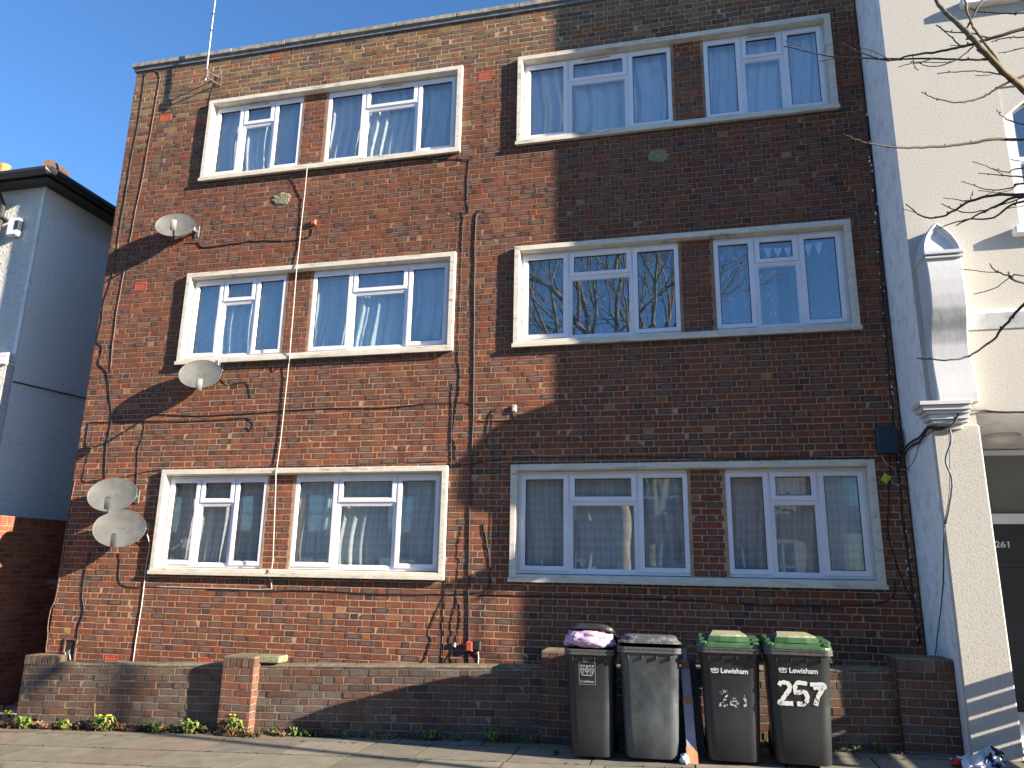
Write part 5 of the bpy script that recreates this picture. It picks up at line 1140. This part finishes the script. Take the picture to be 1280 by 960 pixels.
# ================================================================== WEEDS
def leafclump(mb, c, R_, n, h, rnd, m, wid=.018, flower=0):
    for k in range(n):
        a = rnd.uniform(0, 6.28); L = R_*rnd.uniform(.5, 1.1); b = Vector((c[0]+rnd.uniform(-1, 1)*R_*.35, c[1]+rnd.uniform(-1, .2)*R_*.3, c[2])); d = Vector((math.cos(a), math.sin(a)*.8, 0)); s_ = Vector((-math.sin(a), math.cos(a), 0))
        hh = h*rnd.uniform(.4, 1.2); P_ = [b, b+d*L*.4+Vector((0, 0, hh*.8)), b+d*L*.75+Vector((0, 0, hh)), b+d*L+Vector((0, 0, hh*.7))]; ws = [wid*.25, wid, wid*.9, .001]; ws = [q*rnd.uniform(.7, 1.3) for q in ws]
        for i in range(3): mb.face([P_[i]-s_*ws[i], P_[i]+s_*ws[i], P_[i+1]+s_*ws[i+1], P_[i+1]-s_*ws[i+1]], m)
    for k in range(flower):
        b = Vector((c[0]+rnd.uniform(-1, 1)*R_*.6, c[1]-rnd.uniform(0, 1)*R_*.4, c[2]+h*1.2)); mb.tube([b-Vector((0, 0, h*1.2)), b], .003, M['leaf'], 4); n_ = 9; mb.loops([[b+Vector((math.cos(6.28*q/n_)*r_, math.sin(6.28*q/n_)*r_, z)) for q in range(n_)] for r_, z in ((.004, -.004), (.022, .006), (.012, .012))], M['yellow'])
rw = random.Random(31)
WD = [(-.75, .13, 40, .12, 0, 'broad green weed clump at the left end of the garden wall'), (-.2, .10, 30, .10, 0, 'small green weed clump near the left end of the garden wall'), (.33, .15, 55, .14, 5, 'bright weed clump with yellow dandelion flowers at the wall foot'), (1.0, .12, 40, .10, 0, 'green weeds just right of the dandelion clump'), (1.45, .13, 40, .13, 0, 'leafy upright weed midway between dandelion and pier'), (1.98, .15, 50, .17, 3, 'tall leafy weed with yellow bits against the middle pier'), (4.9, .10, 28, .12, 0, 'dark weed tuft in the shaded wall foot right of the middle'), (4.25, .1, 30, .10, 0, 'weed tuft where the slanting shadow meets the pavement')]
for x, R_, n, h, fl, lab in WD:
    mb = MB(); leafclump(mb, (x, -.86, G(x)), R_, n, h, rw, M['leaf'], flower=fl); leafclump(mb, (x, -.86, G(x)), R_, n//4, h*.8, rw, M['drygrass'], .010)
    if x > .3 and x < .4 : mb.tube([(x-.05, -.92, G(x)), (x-.09, -.93, G(x)+.2), (x-.10, -.93, G(x)+.3)], .004, M['drygrass'], 4)
    tag(mb.build('weed_clump', None, False, loc=(x, -.86, G(x))), lab, 'weed', 'weed clumps at the garden wall foot')
x = 5.62; mb = MB(); leafclump(mb, (x, -1.32, G(x)), .05, 22, .06, rw, M['leaf'], .012); tag(mb.build('weed_clump', None, False, loc=(x, -1.32, G(x))), 'tiny bright weed on the paving left of the narrow bin', 'weed', 'weed clumps at the garden wall foot')
mb = MB(); x = -1.2
while x < 8.7:
    y = -.82 if not 1.95 < x < 2.4 else -.94
    dens = 7.5 if x < 3.2 else 2.4
    leafclump(mb, (x, y-rw.uniform(0, .05), G(x)), .085, int(5*dens*rw.uniform(.3, 1)), .065*rw.uniform(.4, 1.3), rw, rw.choice((M['leaf'], M['moss'], M['drygrass'], M['dead_leaf'])), .009); x += rw.uniform(.05, .12)
for k in range(260):   # tufts of moss in the paving joints
    x = rw.uniform(-3, 9); y = rw.choice((-1.65+.55, -1.65, -2.25, -2.85))+rw.uniform(-.01, .01); leafclump(mb, (x, y, G(x)), .025, 6, .012, rw, M['moss'], .006)
for k in range(60):
    x = rw.uniform(-4, -1.3); y = rw.uniform(-.9, 1.5); leafclump(mb, (x, y, G(x)-.02), .08, 9, .06, rw, M['leaf'], .012)
tag(mb.build('low_weeds'), 'low weeds, dry leaves and moss along the wall foot and paving joints', 'ground cover', None, 'stuff')
# stones on the passage floor
mb = MB(); rs = random.Random(77)
for k in range(420):
    x = rs.uniform(-4.2, -1.2); y = rs.uniform(-.6, 2.5); s_ = rs.uniform(.012, .04); n = 6; z = G(x)-.02
    mb.loops([[(x+s_*rs.uniform(.7, 1)*math.cos(6.28*q/n), y+s_*math.sin(6.28*q/n), z+zz) for q in range(n)] for zz in (0, s_*.5)]+[[(x+s_*.4*math.cos(6.28*q/n), y+s_*.4*math.sin(6.28*q/n), z+s_*.8) for q in range(n)]], M['gravel'] if rs.random() < .5 else M['conc'])
tag(mb.build('rubble'), 'pale stones scattered over the passage floor beyond the wall end', 'rubble', None, 'stuff')
